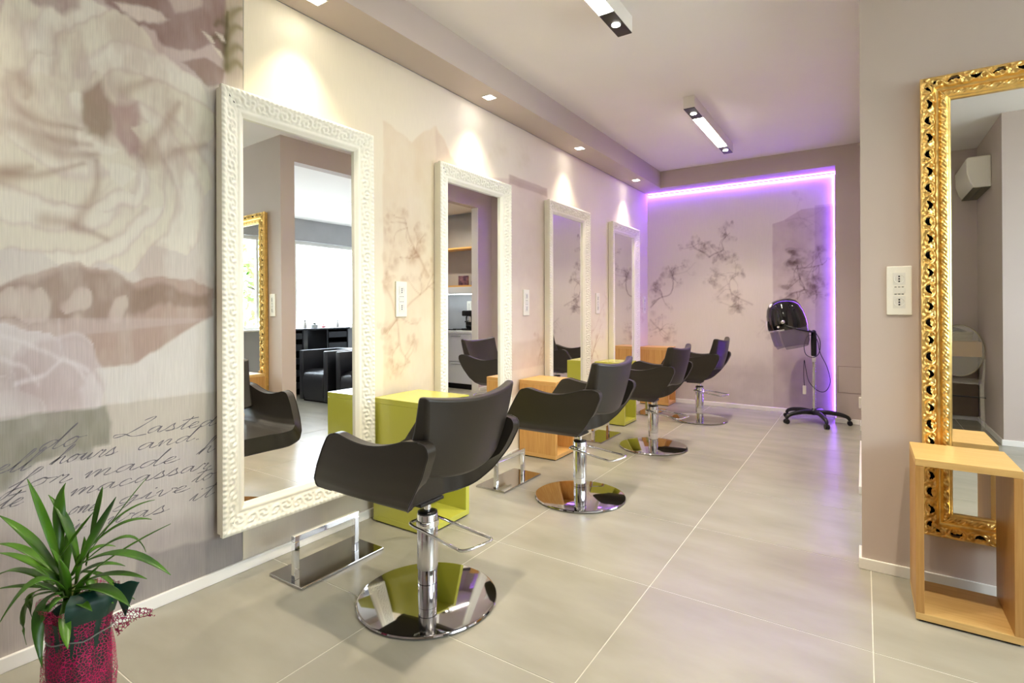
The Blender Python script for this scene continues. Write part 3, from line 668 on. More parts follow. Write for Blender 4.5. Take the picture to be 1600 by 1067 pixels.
MB().box((0.001, 0.010, 0.010), (0.008, GW - 0.010, GH - 0.010)).build('backing', M_back, gm)  # black stands in for the deep shade inside the pierced holes

# ================================================================ sockets
M_plate = mat('white plastic', rgb(238, 235, 222), 0.3)
M_plate2 = mat('white plastic insert', rgb(226, 224, 214), 0.35)
M_hole = mat('dark slot', rgb(25, 25, 28), 0.6)
def socket(label, loc, rz):
    t = thing('wall_socket', label, 'socket', loc, rz, 'double wall sockets')
    MB().box((0, -0.046, -0.109), (0.010, 0.046, 0.109), 0.003).build('cover_plate', M_plate, t)
    for q, z in enumerate((0.052, -0.052)):
        f = MB().box((0.0095, -0.0225, z - 0.027), (0.0115, 0.0225, z + 0.027)).build('socket_insert', M_plate2, t)
        ring = MB().lathe([(0.0205, 0.0112), (0.0205, 0.0128), (0.0185, 0.0128), (0.0175, 0.0118)], 24, (0, 0, 0), 'x')
        ring.v = [(a, b, c + z) for a, b, c in ring.v]; ring.build('socket_ring', M_plate2, f)
        h = MB()
        for dz in (-0.011, 0, 0.011): h.box((0.0115, -0.003, z + dz - 0.0032), (0.0132, 0.003, z + dz + 0.0032))
        sgn = -1 if q == 0 else 1
        for dy in (-0.013, 0, 0.013): h.box((0.0095, dy - 0.004, z + sgn * 0.036 - 0.0014), (0.0112, dy + 0.004, z + sgn * 0.036 + 0.0014))
        h.build('pin_hole', M_hole, f)['kind'] = 'stuff'
    MB().box((0.0095, -0.0225, -0.011), (0.0118, 0.0225, 0.011)).build('blank_insert', M_plate2, t)
    return t
for (lb, loc, rz) in (('white double socket between the first and second white mirrors', (0.0, 2.346, 1.262), 0),
                      ('white double socket between the second and third white mirrors', (0.0, 3.80, 1.255), 0),
                      ('white double socket between the third and fourth white mirrors', (0.0, 5.245, 1.26), 0),
                      ('white double socket between the last white mirror and the back wall', (0.0, 6.70, 1.25), 0),
                      ('white double socket left of the gold mirror', (2.516, YG, 1.28), -PI / 2),
                      ('white double socket above the kitchen counter, seen in the second mirror', (2.98, 6.78, 1.22), -PI / 2)):
    socket(lb, loc, rz)
tag(MB().box((XR - 0.034, 6.33, 0.20), (XR, 6.41, 0.31), 0.008).build('junction_cover', M_plate), 'small white box low on the right wall beyond the doorway', 'junction box')

# ================================================================ ceiling lamps
M_lampwhite = mat('lamp housing white', rgb(235, 230, 222), 0.4)
M_lampblack = mat('lamp black reflector', rgb(18, 17, 17), 0.35)
M_diff = mat('lit diffuser', (1, 1, 1), 0.5, emit=(1.0, 0.93, 0.82), estr=LINEAR_S)
M_bulb = mat('lit lens', (1, 1, 1), 0.5, emit=(1.0, 0.95, 0.86), estr=22.0)
def linear_lamp(label, y0):
    L = 1.5; t = thing('linear_ceiling_lamp', label, 'ceiling lamp', (1.215, y0, ZC - 0.1), 0, 'linear ceiling lamps')
    h = MB().box((-0.045, 0, 0.004), (0.045, L, 0.1), 0.002)
    h.build('housing', M_lampwhite, t)
    MB().box((-0.041, 0.28, 0.0), (0.041, L - 0.28, 0.006)).build('diffuser', M_diff, t)
    for a, b in ((0.003, 0.278), (L - 0.278, L - 0.003)):
        e = MB().box((-0.043, a, 0.0), (0.043, b, 0.006)).build('spot_plate', M_lampblack, t)
        yc = (a + b) / 2
        MB().lathe([(0.024, -0.003), (0.024, 0.001)], 24, (0, yc, 0)).build('spot_lens', M_bulb, e, True)
        l = bpy.data.lights.new('spot_light', 'SPOT'); l.energy = 60; l.spot_size = math.radians(105); l.spot_blend = 0.8; l.color = (1, 0.86, 0.68); l.shadow_soft_size = 0.025
        lo = bpy.data.objects.new('spot_light', l); COL.objects.link(lo); lo.parent = t; lo.location = (0, yc, -0.012)
    return t
linear_lamp('white linear ceiling lamp cut by the top of the photo', 1.475)
linear_lamp('white linear ceiling lamp near the violet lit back wall', 4.345)
def downlight(label, x, y, z, grp, watts, size=84):
    t = thing('recessed_spotlight', label, 'spotlight', (x, y, z), 0, grp)
    f = MB()
    for a, b in (((-0.04, -0.04), (0.04, -0.034)), ((-0.04, 0.034), (0.04, 0.04)), ((-0.04, -0.034), (-0.034, 0.034)), ((0.034, -0.034), (0.04, 0.034))): f.box((*a, -0.003), (*b, -0.0002))
    f.build('trim_ring', M_lampwhite, t); MB().box((-0.034, -0.034, -0.0022), (0.034, 0.034, -0.0002)).build('lens', M_bulb, t)
    l = bpy.data.lights.new('spot_light', 'SPOT'); l.energy = watts; l.spot_size = math.radians(size); l.spot_blend = 1.0; l.color = (1, 0.87, 0.68); l.shadow_soft_size = 0.03
    lo = bpy.data.objects.new('spot_light', l); COL.objects.link(lo); lo.parent = t; lo.location = (0, 0, -0.012)
    return t
for y, lb in ((0.20, 'square recessed spotlight in the soffit behind the camera, above the potted plant'), (1.62, 'square recessed spotlight above the nearest white mirror'), (3.055, 'square recessed spotlight above the second white mirror'),
              (4.50, 'square recessed spotlight above the third white mirror'), (5.99, 'square recessed spotlight at the far end of the soffit')):
    downlight(lb, 0.163, y, ZS, 'square spotlights in the soffit', SPOT_W)
downlight('square spotlight in the ceiling of the waiting room, seen in the nearest mirror', 3.9, 4.9, 2.775, 'spotlights of other rooms', 30, 120)
downlight('square spotlight in the ceiling before the gold mirror', 2.75, 1.7, ZC, 'spotlights of other rooms', 70, 120)  # added lamp out of view, brightens the gold mirror's wall
downlight('square spotlight in the kitchen niche ceiling', 3.05, 6.1, 2.775, 'spotlights of other rooms', 40, 150)
# violet strip along the top and right edge of the back wall
M_led = mat('violet led', (0.2, 0.1, 0.5), 0.5, emit=(0.25, 0.09, 1.0), estr=LED_S)
led = thing('led_strip', 'glowing violet led strip framing the top and right edge of the back wall', 'led strip', (0, YB - 0.008, 0))
MB().box((0.02, -0.020, ZS - 0.026), (2.12, -0.002, ZS - 0.018)).build('top_strip', M_led, led)
MB().box((2.124, -0.020, 0.06), (2.132, -0.002, ZS - 0.036)).build('side_strip', M_led, led)
M_chan = mat('led channel', rgb(200, 190, 190), 0.5)
MB().box((0.02, -0.024, ZS - 0.028), (2.12, -0.021, ZS - 0.016)).build('channel', M_chan, led)
MB().box((2.122, -0.024, 0.06), (2.134, -0.021, ZS - 0.036)).build('channel', M_chan, led)

# ================================================================ cube side tables
def cube_box(name, label, x0, x1, y0, y1, h, m, t_, grp, open_axis, back=True, colours=None):
    t = thing(name, label, 'box table', ((x0 + x1) / 2, (y0 + y1) / 2, 0), 0, grp)
    a = (x1 - x0) / 2; b = (y1 - y0) / 2; z0 = 0.008
    mt = m if not isinstance(m, (list, tuple)) else m[0]; mv = m if not isinstance(m, (list, tuple)) else m[1]
    MB().box((-a + 0.01, -b + 0.01, 0), (a - 0.01, b - 0.01, z0)).build('plinth', M_back, t)
    MB().box((-a, -b, h - t_), (a, b, h), 0.0012).build('top_panel', mt, t)
    MB().box((-a, -b, z0), (a, b, z0 + t_), 0.0012).build('bottom_panel', mt, t)
    if open_axis == 'x':
        for s in (-1, 1): MB().box((-a, s * b, z0 + t_), (a, s * (b - t_), h - t_ - 0.0008), 0.0012).build('side_panel', mv, t)
        if back: MB().box((-a, -b + t_, z0 + t_), (-a + 0.012, b - t_, h - t_)).build('back_panel', mv, t)
    else:
        for s in (-1, 1): MB().box((s * a, -b, z0 + t_), (s * (a - t_), b, h - t_ - 0.0008), 0.0012).build('side_panel', mv, t)
    return t
M_green = mat('lime lacquer', rgb(194, 194, 80), 0.22, var=0.03, vscale=3, coat=0.3)
M_oak_z = wood('oak veneer upright shaded', rgb(220, 172, 100), rgb(196, 142, 74), 'z')  # darker copy, side shade put into the oak colour
M_oak_x = wood('oak veneer flat lit', rgb(226, 182, 112), rgb(206, 156, 86), 'x')  # lighter copy, light from above put into the oak colour
M_pale_z = wood('pale oak upright shaded', rgb(190, 146, 84), rgb(168, 122, 62), 'z')  # sides: shade painted in as a darker tone of the same oak
M_pale_x = wood('pale oak flat lit', rgb(218, 182, 118), rgb(200, 160, 94), 'x')  # top: light painted in as a paler tone of the same oak
cube_box('box_table', 'lime green open box table beside the nearest white mirror', 0.06, 0.462, 2.075, 2.44, 0.70, M_green, 0.03, 'box tables between the mirrors', 'x')
cube_box('box_table', 'orange oak open box table between the second and third white mirrors', 0.016, 0.355, 3.675, 4.0, 0.62, (M_oak_x, M_oak_z), 0.03, 'box tables between the mirrors', 'x')
cube_box('box_table', 'lime green open box table between the third and fourth white mirrors', 0.016, 0.345, 5.14, 5.485, 0.645, M_green, 0.03, 'box tables between the mirrors', 'x')
cube_box('box_table', 'orange oak open box table in the far corner by the back wall', 0.016, 0.378, 6.50, 6.80, 0.72, (M_oak_x, M_oak_z), 0.03, 'box tables between the mirrors', 'x')
cube_box('box_table', 'pale oak box table open on both sides in front of the gold mirror', 2.546, 2.852, 2.560, 2.875, 0.622, (M_pale_x, M_pale_z), 0.026, None, 'y')
# white dryer holders inside two of the boxes
def holder(label, loc):
    t = thing('dryer_holder', label, 'holder', loc, 0, 'white dryer holders in the boxes')
    P = [(0, 0.075), (0.05, 0.07), (0.16, 0.045), (0.24, 0.02), (0.262, 0.0), (0.255, -0.03), (0.18, -0.04), (0.0, -0.05)]
    m = MB(); n = len(P); v = [(x, -0.05, z) for x, z in P] + [(x, 0.05, z) for x, z in P]
    m.add(v, [tuple(range(n)), tuple(range(2 * n - 1, n - 1, -1))] + [(i, i + n, (i + 1) % n + n, (i + 1) % n) for i in range(n)])
    m.build('cradle', M_white, t); MB().box((-0.012, -0.055, -0.06), (0.0, 0.055, 0.09), 0.003).build('mounting_plate', M_white, t)
    return t
holder('white dryer holder inside the nearest lime green box', (0.085, 2.20, 0.175))
holder('white dryer holder inside the oak box in the far corner', (0.055, 6.66, 0.18))

# ================================================================ chrome footrests
M_chrome = mat('polished chrome', (0.82, 0.83, 0.85), 0.045, 1.0, var=0.02, vscale=9)
M_satin = mat('satin steel', (0.72, 0.73, 0.75), 0.16, 1.0, var=0.04, vscale=12)
M_dkchrome = mat('dark polished steel', (0.50, 0.49, 0.50), 0.05, 1.0, var=0.02, vscale=9)
def footrest(label, x0, y0, src=None):
    if src is not None:
        t = copy_tree(src); t['label'] = label; t.location = (x0, y0, 0); return t
    t = thing('footrest', label, 'footrest', (x0, y0, 0), 0, 'chrome footrests in front of the mirrors')
    MB().box((0, 0, 0), (0.235, 0.465, 0.013), 0.002).build('base_plate', M_dkchrome, t)
    for y in (0.035, 0.365):
        MB().box((0.13, y - 0.0125, 0.013), (0.155, y + 0.0125, 0.178), 0.0015).build('post', M_chrome, t)
    MB().box((0.13, 0.0225, 0.178), (0.155, 0.3775, 0.203), 0.0015).build('foot_bar', M_chrome, t)
    return t
f0 = footrest('chrome footrest in front of the nearest white mirror', 0.148, 1.388)
footrest('chrome footrest in front of the second white mirror', 0.200, 2.845, f0)
footrest('chrome footrest in front of the third white mirror', 0.200, 4.36, f0)
footrest('chrome footrest in front of the farthest white mirror', 0.200, 5.78, f0)

# ================================================================ styling chairs (face -x, towards the mirrors)
M_leather = mat('dark taupe leather', rgb(46, 41, 34), 0.40, var=0.06, vscale=5, bump=0.05, bscale=260)
M_piping = mat('leather piping', rgb(34, 31, 28), 0.4)
def U_out(t):   # half cross-section, t 0 bottom centre .. 1 arm top -> (y, z fraction)
    P = [(0, 0.0), (0.10, 0.0), (0.175, 0.035), (0.225, 0.13), (0.254, 0.28), (0.272, 0.5), (0.284, 0.75), (0.290, 1.0)]
    q = [i / (len(P) - 1) for i in range(len(P))]
    return float(np.interp(t, q, [p[0] for p in P])), float(np.interp(t, q, [p[1] for p in P]))
FZ = [0, .02, .05, .1, .16, .3, .6, .85, .93, .97, 1.0]
FRONT = [-.360, -.388, -.405, -.417, -.420, -.398, -.340, -.290, -.272, -.256, -.222]
REAR = [.015, .045, .070, .094, .114, .158, .228, .266, .264, .254, .222]
def chair_shell():
    NV = 22
    V = []; Fc = []
    def topz(v): return 0.712 - 0.028 * math.sin(PI * min(1, max(0, (v - 0.04) / 0.80))) + 0.024 * v ** 2
    half = [i / 28 for i in range(24)] + [24 / 28 + (4 / 28) * q for q in (0, .15, .3, .45, .58, .7, .8, .88, .95, 1.0)]
    ts = [-t for t in half[:0:-1]] + half; NT = len(ts) - 1
    vs = [0.5 - 0.5 * math.cos(PI * k / NV) for k in range(NV + 1)]
    def pt(tt, v, inner):
        y, zf = U_out(abs(tt)); sg = 1 if tt >= 0 else -1
        zb = 0.412; z = zb + (topz(v) - zb) * zf
        fr = float(np.interp(zf, FZ, FRONT)); re = float(np.interp(zf, FZ, REAR))
        x = fr + (re - fr) * v
        if inner:
            y2 = max(0.0, y - 0.042 * min(1, abs(tt) * 2.2)); z2 = z + 0.085 * (1 - min(1, zf * 2.0)) + 0.003
            if abs(tt) > 0.999: z2 = z
            return (x, sg * y2, z2)
        return (x, sg * y, z)
    for inner in (False, True):
        for v in vs:
            for tt in ts: V.append(pt(tt, v, inner))
    n1 = NT + 1; off = n1 * (NV + 1)
    for k in range(NV):
        for i in range(NT):
            a = k * n1 + i; Fc.append((a, a + 1, a + n1 + 1, a + n1)); b = off + a; Fc.append((b + n1, b + n1 + 1, b + 1, b))
    for i in range(NT):
        Fc.append((i + 1, i, off + i, off + i + 1)); a = NV * n1 + i; Fc.append((a, a + 1, off + a + 1, off + a))
    for k in range(NV):
        a = k * n1; Fc.append((a, a + n1, off + a + n1, off + a)); b = k * n1 + NT; Fc.append((b + n1, b, off + b, off + b + n1))
    return V, Fc, [pt(tt, 0.0, False) for tt in ts], [pt(tt, 1.0, False) for tt in ts], [pt(1, v, False) for v in vs], [pt(-1, v, False) for v in vs]
def chair_back():
    NU = 18; NZ = 14; V = []; Fc = []
    for face in (0, 1):
        for k in range(NZ + 1):
            f = k / NZ
            for i in range(NU + 1):
                w = -1 + 2 * i / NU; hw = 0.238 + 0.040 * f
                y = w * hw
                ztop = 0.868 + 0.026 * w * w; zbot = 0.560 + 0.035 * w * w
                z = zbot + (ztop - zbot) * f
                xr = 0.232 + 0.066 * f + 0.010 * math.sin(PI * f) - 0.046 * w * w            # rear surface, wraps forward at the sides
                th = (0.115 - 0.062 * f) * (1 - 0.15 * w * w)
                x = xr if face == 0 else xr - th + 0.01 * math.cos(w * PI / 2)
                V.append((x, y, z))
    n1 = NU + 1; off = n1 * (NZ + 1)
    for k in range(NZ):
        for i in range(NU):
            a = k * n1 + i; Fc.append((a, a + 1, a + n1 + 1, a + n1)); b = off + a; Fc.append((b + n1, b + n1 + 1, b + 1, b))
    for i in range(NU):
        Fc.append((i + 1, i, off + i, off + i + 1)); a = NZ * n1 + i; Fc.append((a, a + 1, off + a + 1, off + a))
    for k in range(NZ):
        a = k * n1; Fc.append((a, a + n1, off + a + n1, off + a)); b = k * n1 + NU; Fc.append((b + n1, b, off + b, off + b + n1))
    return V, Fc
def soft(o, w=0.008, seg=3):
    b = o.modifiers.new('bevel', 'BEVEL'); b.width = w; b.segments = seg; b.limit_method = 'ANGLE'; b.angle_limit = math.radians(50); b.harden_normals = False
    return smooth_angle(o, 60)
def styling_chair(label):
    t = thing('styling_chair', label, 'chair', group='styling chairs in front of the mirrors')
    V, Fc, e0, e1, s0, s1 = chair_shell()
    sh = link_mesh('seat_shell', V, Fc, M_leather, t); soft(sh, 0.012)
    p = MB()
    for e in (e0, e1): p.tube([Vector(q) for q in e], 0.0028, 6)
    p.tube([Vector(q) for q in s0], 0.0028, 6); p.tube([Vector(q) for q in s1], 0.0028, 6)
    p.build('piping', M_piping, sh, True)
    V, Fc = chair_back(); soft(link_mesh('backrest', V, Fc, M_leather, t), 0.014)
    MB().lathe([(0.0, 0.0005), (0.278, 0.0005), (0.284, 0.002), (0.288, 0.008), (0.285, 0.013), (0.279, 0.0148), (0.0, 0.0155)], 72, cap=False).build('base_disc', M_dkchrome, t, True).data.set_sharp_from_angle(angle=math.radians(25))
    c = MB().lathe([(0.040, 0.014), (0.0405, 0.07)], 32).lathe([(0.040, 0.0725), (0.040, 0.128)], 32).build('column_foot', M_chrome, t); smooth_angle(c)
    c = MB().lathe([(0.043, 0.130), (0.043, 0.352), (0.040, 0.356)], 32).build('column', M_satin, t); smooth_angle(c)
    MB().lathe([(0.040, 0.352), (0.041, 0.361), (0.030, 0.364), (0.016, 0.366)], 28).build('column_cap', M_lampblack, t, True)
    smooth_angle(MB().lathe([(0.0145, 0.36), (0.0145, 0.405)], 20).build('piston', M_chrome, t))
    MB().box((-0.12, -0.07, 0.398), (0.03, 0.07, 0.4115), 0.003).build('mounting_plate', M_lampblack, t)
    # pump lever: a looped bar
    loop = [(-0.045, 0.0, 0.318), (-0.05, -0.047, 0.318), (-0.02, -0.066, 0.316), (0.05, -0.066, 0.306), (0.20, -0.070, 0.285), (0.235, -0.066, 0.28), (0.262, -0.04, 0.283), (0.285, 0.02, 0.288), (0.29, 0.05, 0.29), (0.27, 0.066, 0.291), (0.20, 0.066, 0.297), (0.05, 0.062, 0.314), (-0.02, 0.062, 0.318), (-0.05, 0.045, 0.318)]
    lv = MB().tube(catmull(loop, 4), 0.0062, 8, close=True).build('pump_lever', M_chrome, t, True)
    MB().lathe([(0.047, 0.306), (0.047, 0.330)], 28).build('lever_collar', M_chrome, lv)
    return t
ch0 = styling_chair('dark leather styling chair nearest the camera, on a round chrome base')
chairs = [(ch0, 0.868, 1.645), (copy_tree(ch0), 0.868, 3.065), (copy_tree(ch0), 0.855, 4.52), (copy_tree(ch0), 0.895, 5.92)]
for (o, x, y), lb, rz in zip(chairs, ('dark leather styling chair nearest the camera, on a round chrome base', 'dark leather styling chair second from the camera, in front of the oak box',
                                 'dark leather styling chair third from the camera', 'dark leather styling chair farthest from the camera, by the back wall'), (0, 0, 0, 0)):
    o['label'] = lb; o.location = (x, y, 0.0); o.rotation_euler = (0, 0, rz)

# ================================================================ hood dryer on a castor stand
M_gloss = mat('black gloss plastic', rgb(10, 9, 14), 0.08, coat=0.5)
M_blackp = mat('black plastic', rgb(14, 14, 18), 0.38)
M_visor = bpy.data.materials.new('smoked visor'); M_visor.use_nodes = True
b_ = M_visor.node_tree.nodes['Principled BSDF']; b_.inputs['Base Color'].default_value = (0.16, 0.13, 0.24, 1); b_.inputs['Roughness'].default_value = 0.08; b_.inputs['Alpha'].default_value = 0.62
hd = thing('hood_dryer', 'black hood dryer on a chrome pole with five castor legs by the back wall', 'hair dryer', (1.945, 6.40, 0))
def hood_pts(prof, a0=0.0, a1=2 * PI, n=40):
    R = Matrix.Rotation(math.radians(-12), 4, 'Y') @ Matrix.Rotation(math.radians(3), 4, 'X'); C_ = Vector((-0.235, -0.02, 0.985)); V = []
    for r, h in prof:
        for i in range(n + (0 if a1 - a0 > 6.28 else 1)):
            t = a0 + (a1 - a0) * i / n
            V.append((C_ + R @ Vector((r * math.cos(t) * 0.95, r * math.sin(t), h)))[:])
    return V
def hood_mesh(name, prof, m, a0=0.0, a1=2 * PI, n=40, parent=None):
    V = hood_pts(prof, a0, a1, n); full_ = a1 - a0 > 6.28; w = n if full_ else n + 1; Fc = []
    for k in range(len(prof) - 1):
        for i in range(n):
            j = (i + 1) % w if full_ else i + 1
            Fc.append((k * w + i, k * w + j, (k + 1) * w + j, (k + 1) * w + i))
    return link_mesh(name, V, Fc, m, parent, True)
hood = hood_mesh('hood', [(0.198, 0.0), (0.205, 0.02), (0.203, 0.09), (0.192, 0.17), (0.172, 0.235), (0.14, 0.285), (0.09, 0.315), (0.045, 0.325), (0.001, 0.327)], M_gloss, parent=hd)
hood_mesh('hood_lining', [(0.19, 0.002), (0.185, 0.12), (0.12, 0.25), (0.001, 0.28)], M_blackp, parent=hood)
hood_mesh('rim', [(0.200, -0.004), (0.209, 0.0), (0.209, 0.014), (0.203, 0.016)], M_satin, math.radians(150), math.radians(265), 24, hood)
vis = hood_mesh('visor', [(0.196, 0.0), (0.193, -0.08), (0.182, -0.15), (0.158, -0.205)], M_visor, math.radians(-110), math.radians(205), 36, hd)
hood_mesh('visor_flap', [(0.205, 0.004), (0.204, -0.08), (0.196, -0.16)], M_visor, math.radians(208), math.radians(246), 8, hd)
hood_mesh('front_guard', [(0.212, 0.01), (0.23, 0.03), (0.222, 0.075), (0.21, 0.12)], M_white, math.radians(165), math.radians(212), 12, hood)
def knob(c, r, d, m, nm):
    o = MB().lathe([(r, -0.004), (r, 0.010), (r * 0.75, 0.018), (0.001, 0.018)], 20).build(nm, m, hood, True); o.location = c; o.rotation_euler = Vector(d).to_track_quat('Z', 'Y').to_euler(); return o
knob((-0.385, -0.115, 1.225), 0.026, (-0.6, -0.6, 0.45), M_plate, 'brand_disc'); knob((-0.265, -0.222, 1.06), 0.022, (0, -1, 0.05), M_satin, 'dial'); knob((-0.31, -0.21, 1.005), 0.011, (0, -1, 0), M_plate, 'switch')
for s in (-1, 1):
    MB().tube([(-0.235 , s * 0.208 - 0.02, 1.02), (-0.12, s * 0.19 - 0.02, 0.985), (-0.03, s * 0.06, 0.958), (0.0, s * 0.02, 0.955)], 0.009, 8).build('yoke_arm', M_blackp, hd, True)
smooth_angle(MB().lathe([(0.02, 0.70), (0.027, 0.71), (0.028, 0.86), (0.024, 0.95), (0.02, 0.965), (0.01, 0.975)], 20).build('pivot_grip', M_blackp, hd))
MB().lathe([(0.018, 0.64), (0.018, 0.705)], 18).build('sleeve', M_white, hd, True)
smooth_angle(MB().lathe([(0.0155, 0.10), (0.0155, 0.645)], 18).build('pole', M_chrome, hd))
smooth_angle(MB().lathe([(0.03, 0.085), (0.055, 0.095), (0.05, 0.125), (0.024, 0.14), (0.02, 0.15)], 24).build('hub', M_blackp, hd))
for k in range(5):
    a = math.radians(-70 + 72 * k + 4); d = Vector((math.cos(a), math.sin(a), 0)); RR = 0.335
    if k in (1,): RR = 0.335
    pts = [d * 0.03 + Vector((0, 0, 0.112)), d * 0.13 + Vector((0, 0, 0.118)), d * 0.24 + Vector((0, 0, 0.104)), d * 0.30 + Vector((0, 0, 0.082)), d * 0.318 + Vector((0, 0, 0.055))]
    lg = MB().tube([Vector(p) for p in catmull(pts, 4)], 0.02, 8, rad=[0.026 - 0.0006 * i for i in range(17)]).build('leg', M_blackp, hd, True)
    n = Vector((-d.y, d.x, 0)); c = d * 0.318 + Vector((0, 0, 0.0255)); cs = MB()
    for s in (-1, 1): cs.tube([c + n * (s * 0.012 - 0.008), c + n * (s * 0.012 + 0.008)], 0.025, 16)
    cs.tube([c + Vector((0, 0, 0.0)), c + Vector((0, 0, 0.035))], 0.007, 8); cs.build('castor', M_blackp, lg)
cb = [(0.02, -0.03, 0.95), (0.06, -0.05, 0.86), (0.05, -0.04, 0.74), (0.0, -0.045, 0.69), (-0.07, -0.05, 0.72), (-0.085, -0.05, 0.83), (-0.04, -0.045, 0.92), (0.03, -0.04, 0.88), (0.06, -0.045, 0.74), (0.12, -0.05, 0.60), (0.15, -0.05, 0.45), (0.11, -0.05, 0.35), (0.04, -0.05, 0.345), (-0.04, -0.05, 0.43), (-0.07, -0.05, 0.56), (-0.085, -0.05, 0.66), (-0.09, -0.05, 0.5), (-0.085, -0.05, 0.39)]
cab = MB().tube([Vector(p) for p in catmull(cb, 4)], 0.0038, 6).build('power_cable', M_blackp, hd, True)
MB().box((-0.10, -0.062, 0.30), (-0.068, -0.04, 0.39), 0.006).build('plug', M_plate, cab)

# ================================================================ potted plant in pink net
pl = thing('potted_plant', 'green long-leaved plant in a pot wrapped with pink net and green paper', 'plant', (0.53, 0.577, 0))
M_leaf = bpy.data.materials.new('leaf green'); M_leaf.use_nodes = True
nt = M_leaf.node_tree; b_ = nt.nodes['Principled BSDF']; b_.inputs['Roughness'].default_value = 0.34
tc = nt.nodes.new('ShaderNodeTexCoord'); n_ = nt.nodes.new('ShaderNodeTexNoise'); n_.inputs['Scale'].default_value = 7
r_ = nt.nodes.new('ShaderNodeValToRGB'); r_.color_ramp.elements[0].position = .3; r_.color_ramp.elements[0].color = (*rgb(24, 66, 14), 1); r_.color_ramp.elements[1].position = .72; r_.color_ramp.elements[1].color = (*rgb(88, 140, 30), 1)
nt.links.new(tc.outputs['Object'], n_.inputs['Vector']); nt.links.new(n_.outputs['Fac'], r_.inputs['Fac']); nt.links.new(r_.outputs['Color'], b_.inputs['Base Color'])
b_.inputs['Subsurface Weight'].default_value = 0.0; b_.inputs['Transmission Weight'].default_value = 0.0
def leaf(p0, p1, p2, wd, fold=0.35, parent=pl):
    p0, p1, p2 = Vector(p0), Vector(p1), Vector(p2); N = 12; V = []; Fc = []
    for i in range(N + 1):
        t = i / N; p = p0 * (1 - t) ** 2 + p1 * 2 * t * (1 - t) + p2 * t * t; d = ((p1 - p0) * (1 - t) + (p2 - p1) * t).normalized()
        up = Vector((0, 0, 1)); s = d.cross(up)
        if s.length < 0.15: s = d.cross(Vector((0.83, 0.55, 0)))
        s.normalize(); nn = s.cross(d).normalized()
        w = wd * (0.42 + 1.3 * t) if t < 0.45 else wd * 1.0 * max(0.0, (1 - ((t - 0.45) / 0.55) ** 2.2))
        w = max(w, 0.0006) * 0.5
        V += [(p - s * w + nn * w * fold)[:], p[:], (p + s * w + nn * w * fold)[:]]
    for i in range(N):
        a = 3 * i; Fc += [(a, a + 1, a + 4, a + 3), (a + 1, a + 2, a + 5, a + 4)]
    o = link_mesh('leaf', V, Fc, M_leaf, parent, True)
    so = o.modifiers.new('thick', 'SOLIDIFY'); so.thickness = 0.0012
    return o
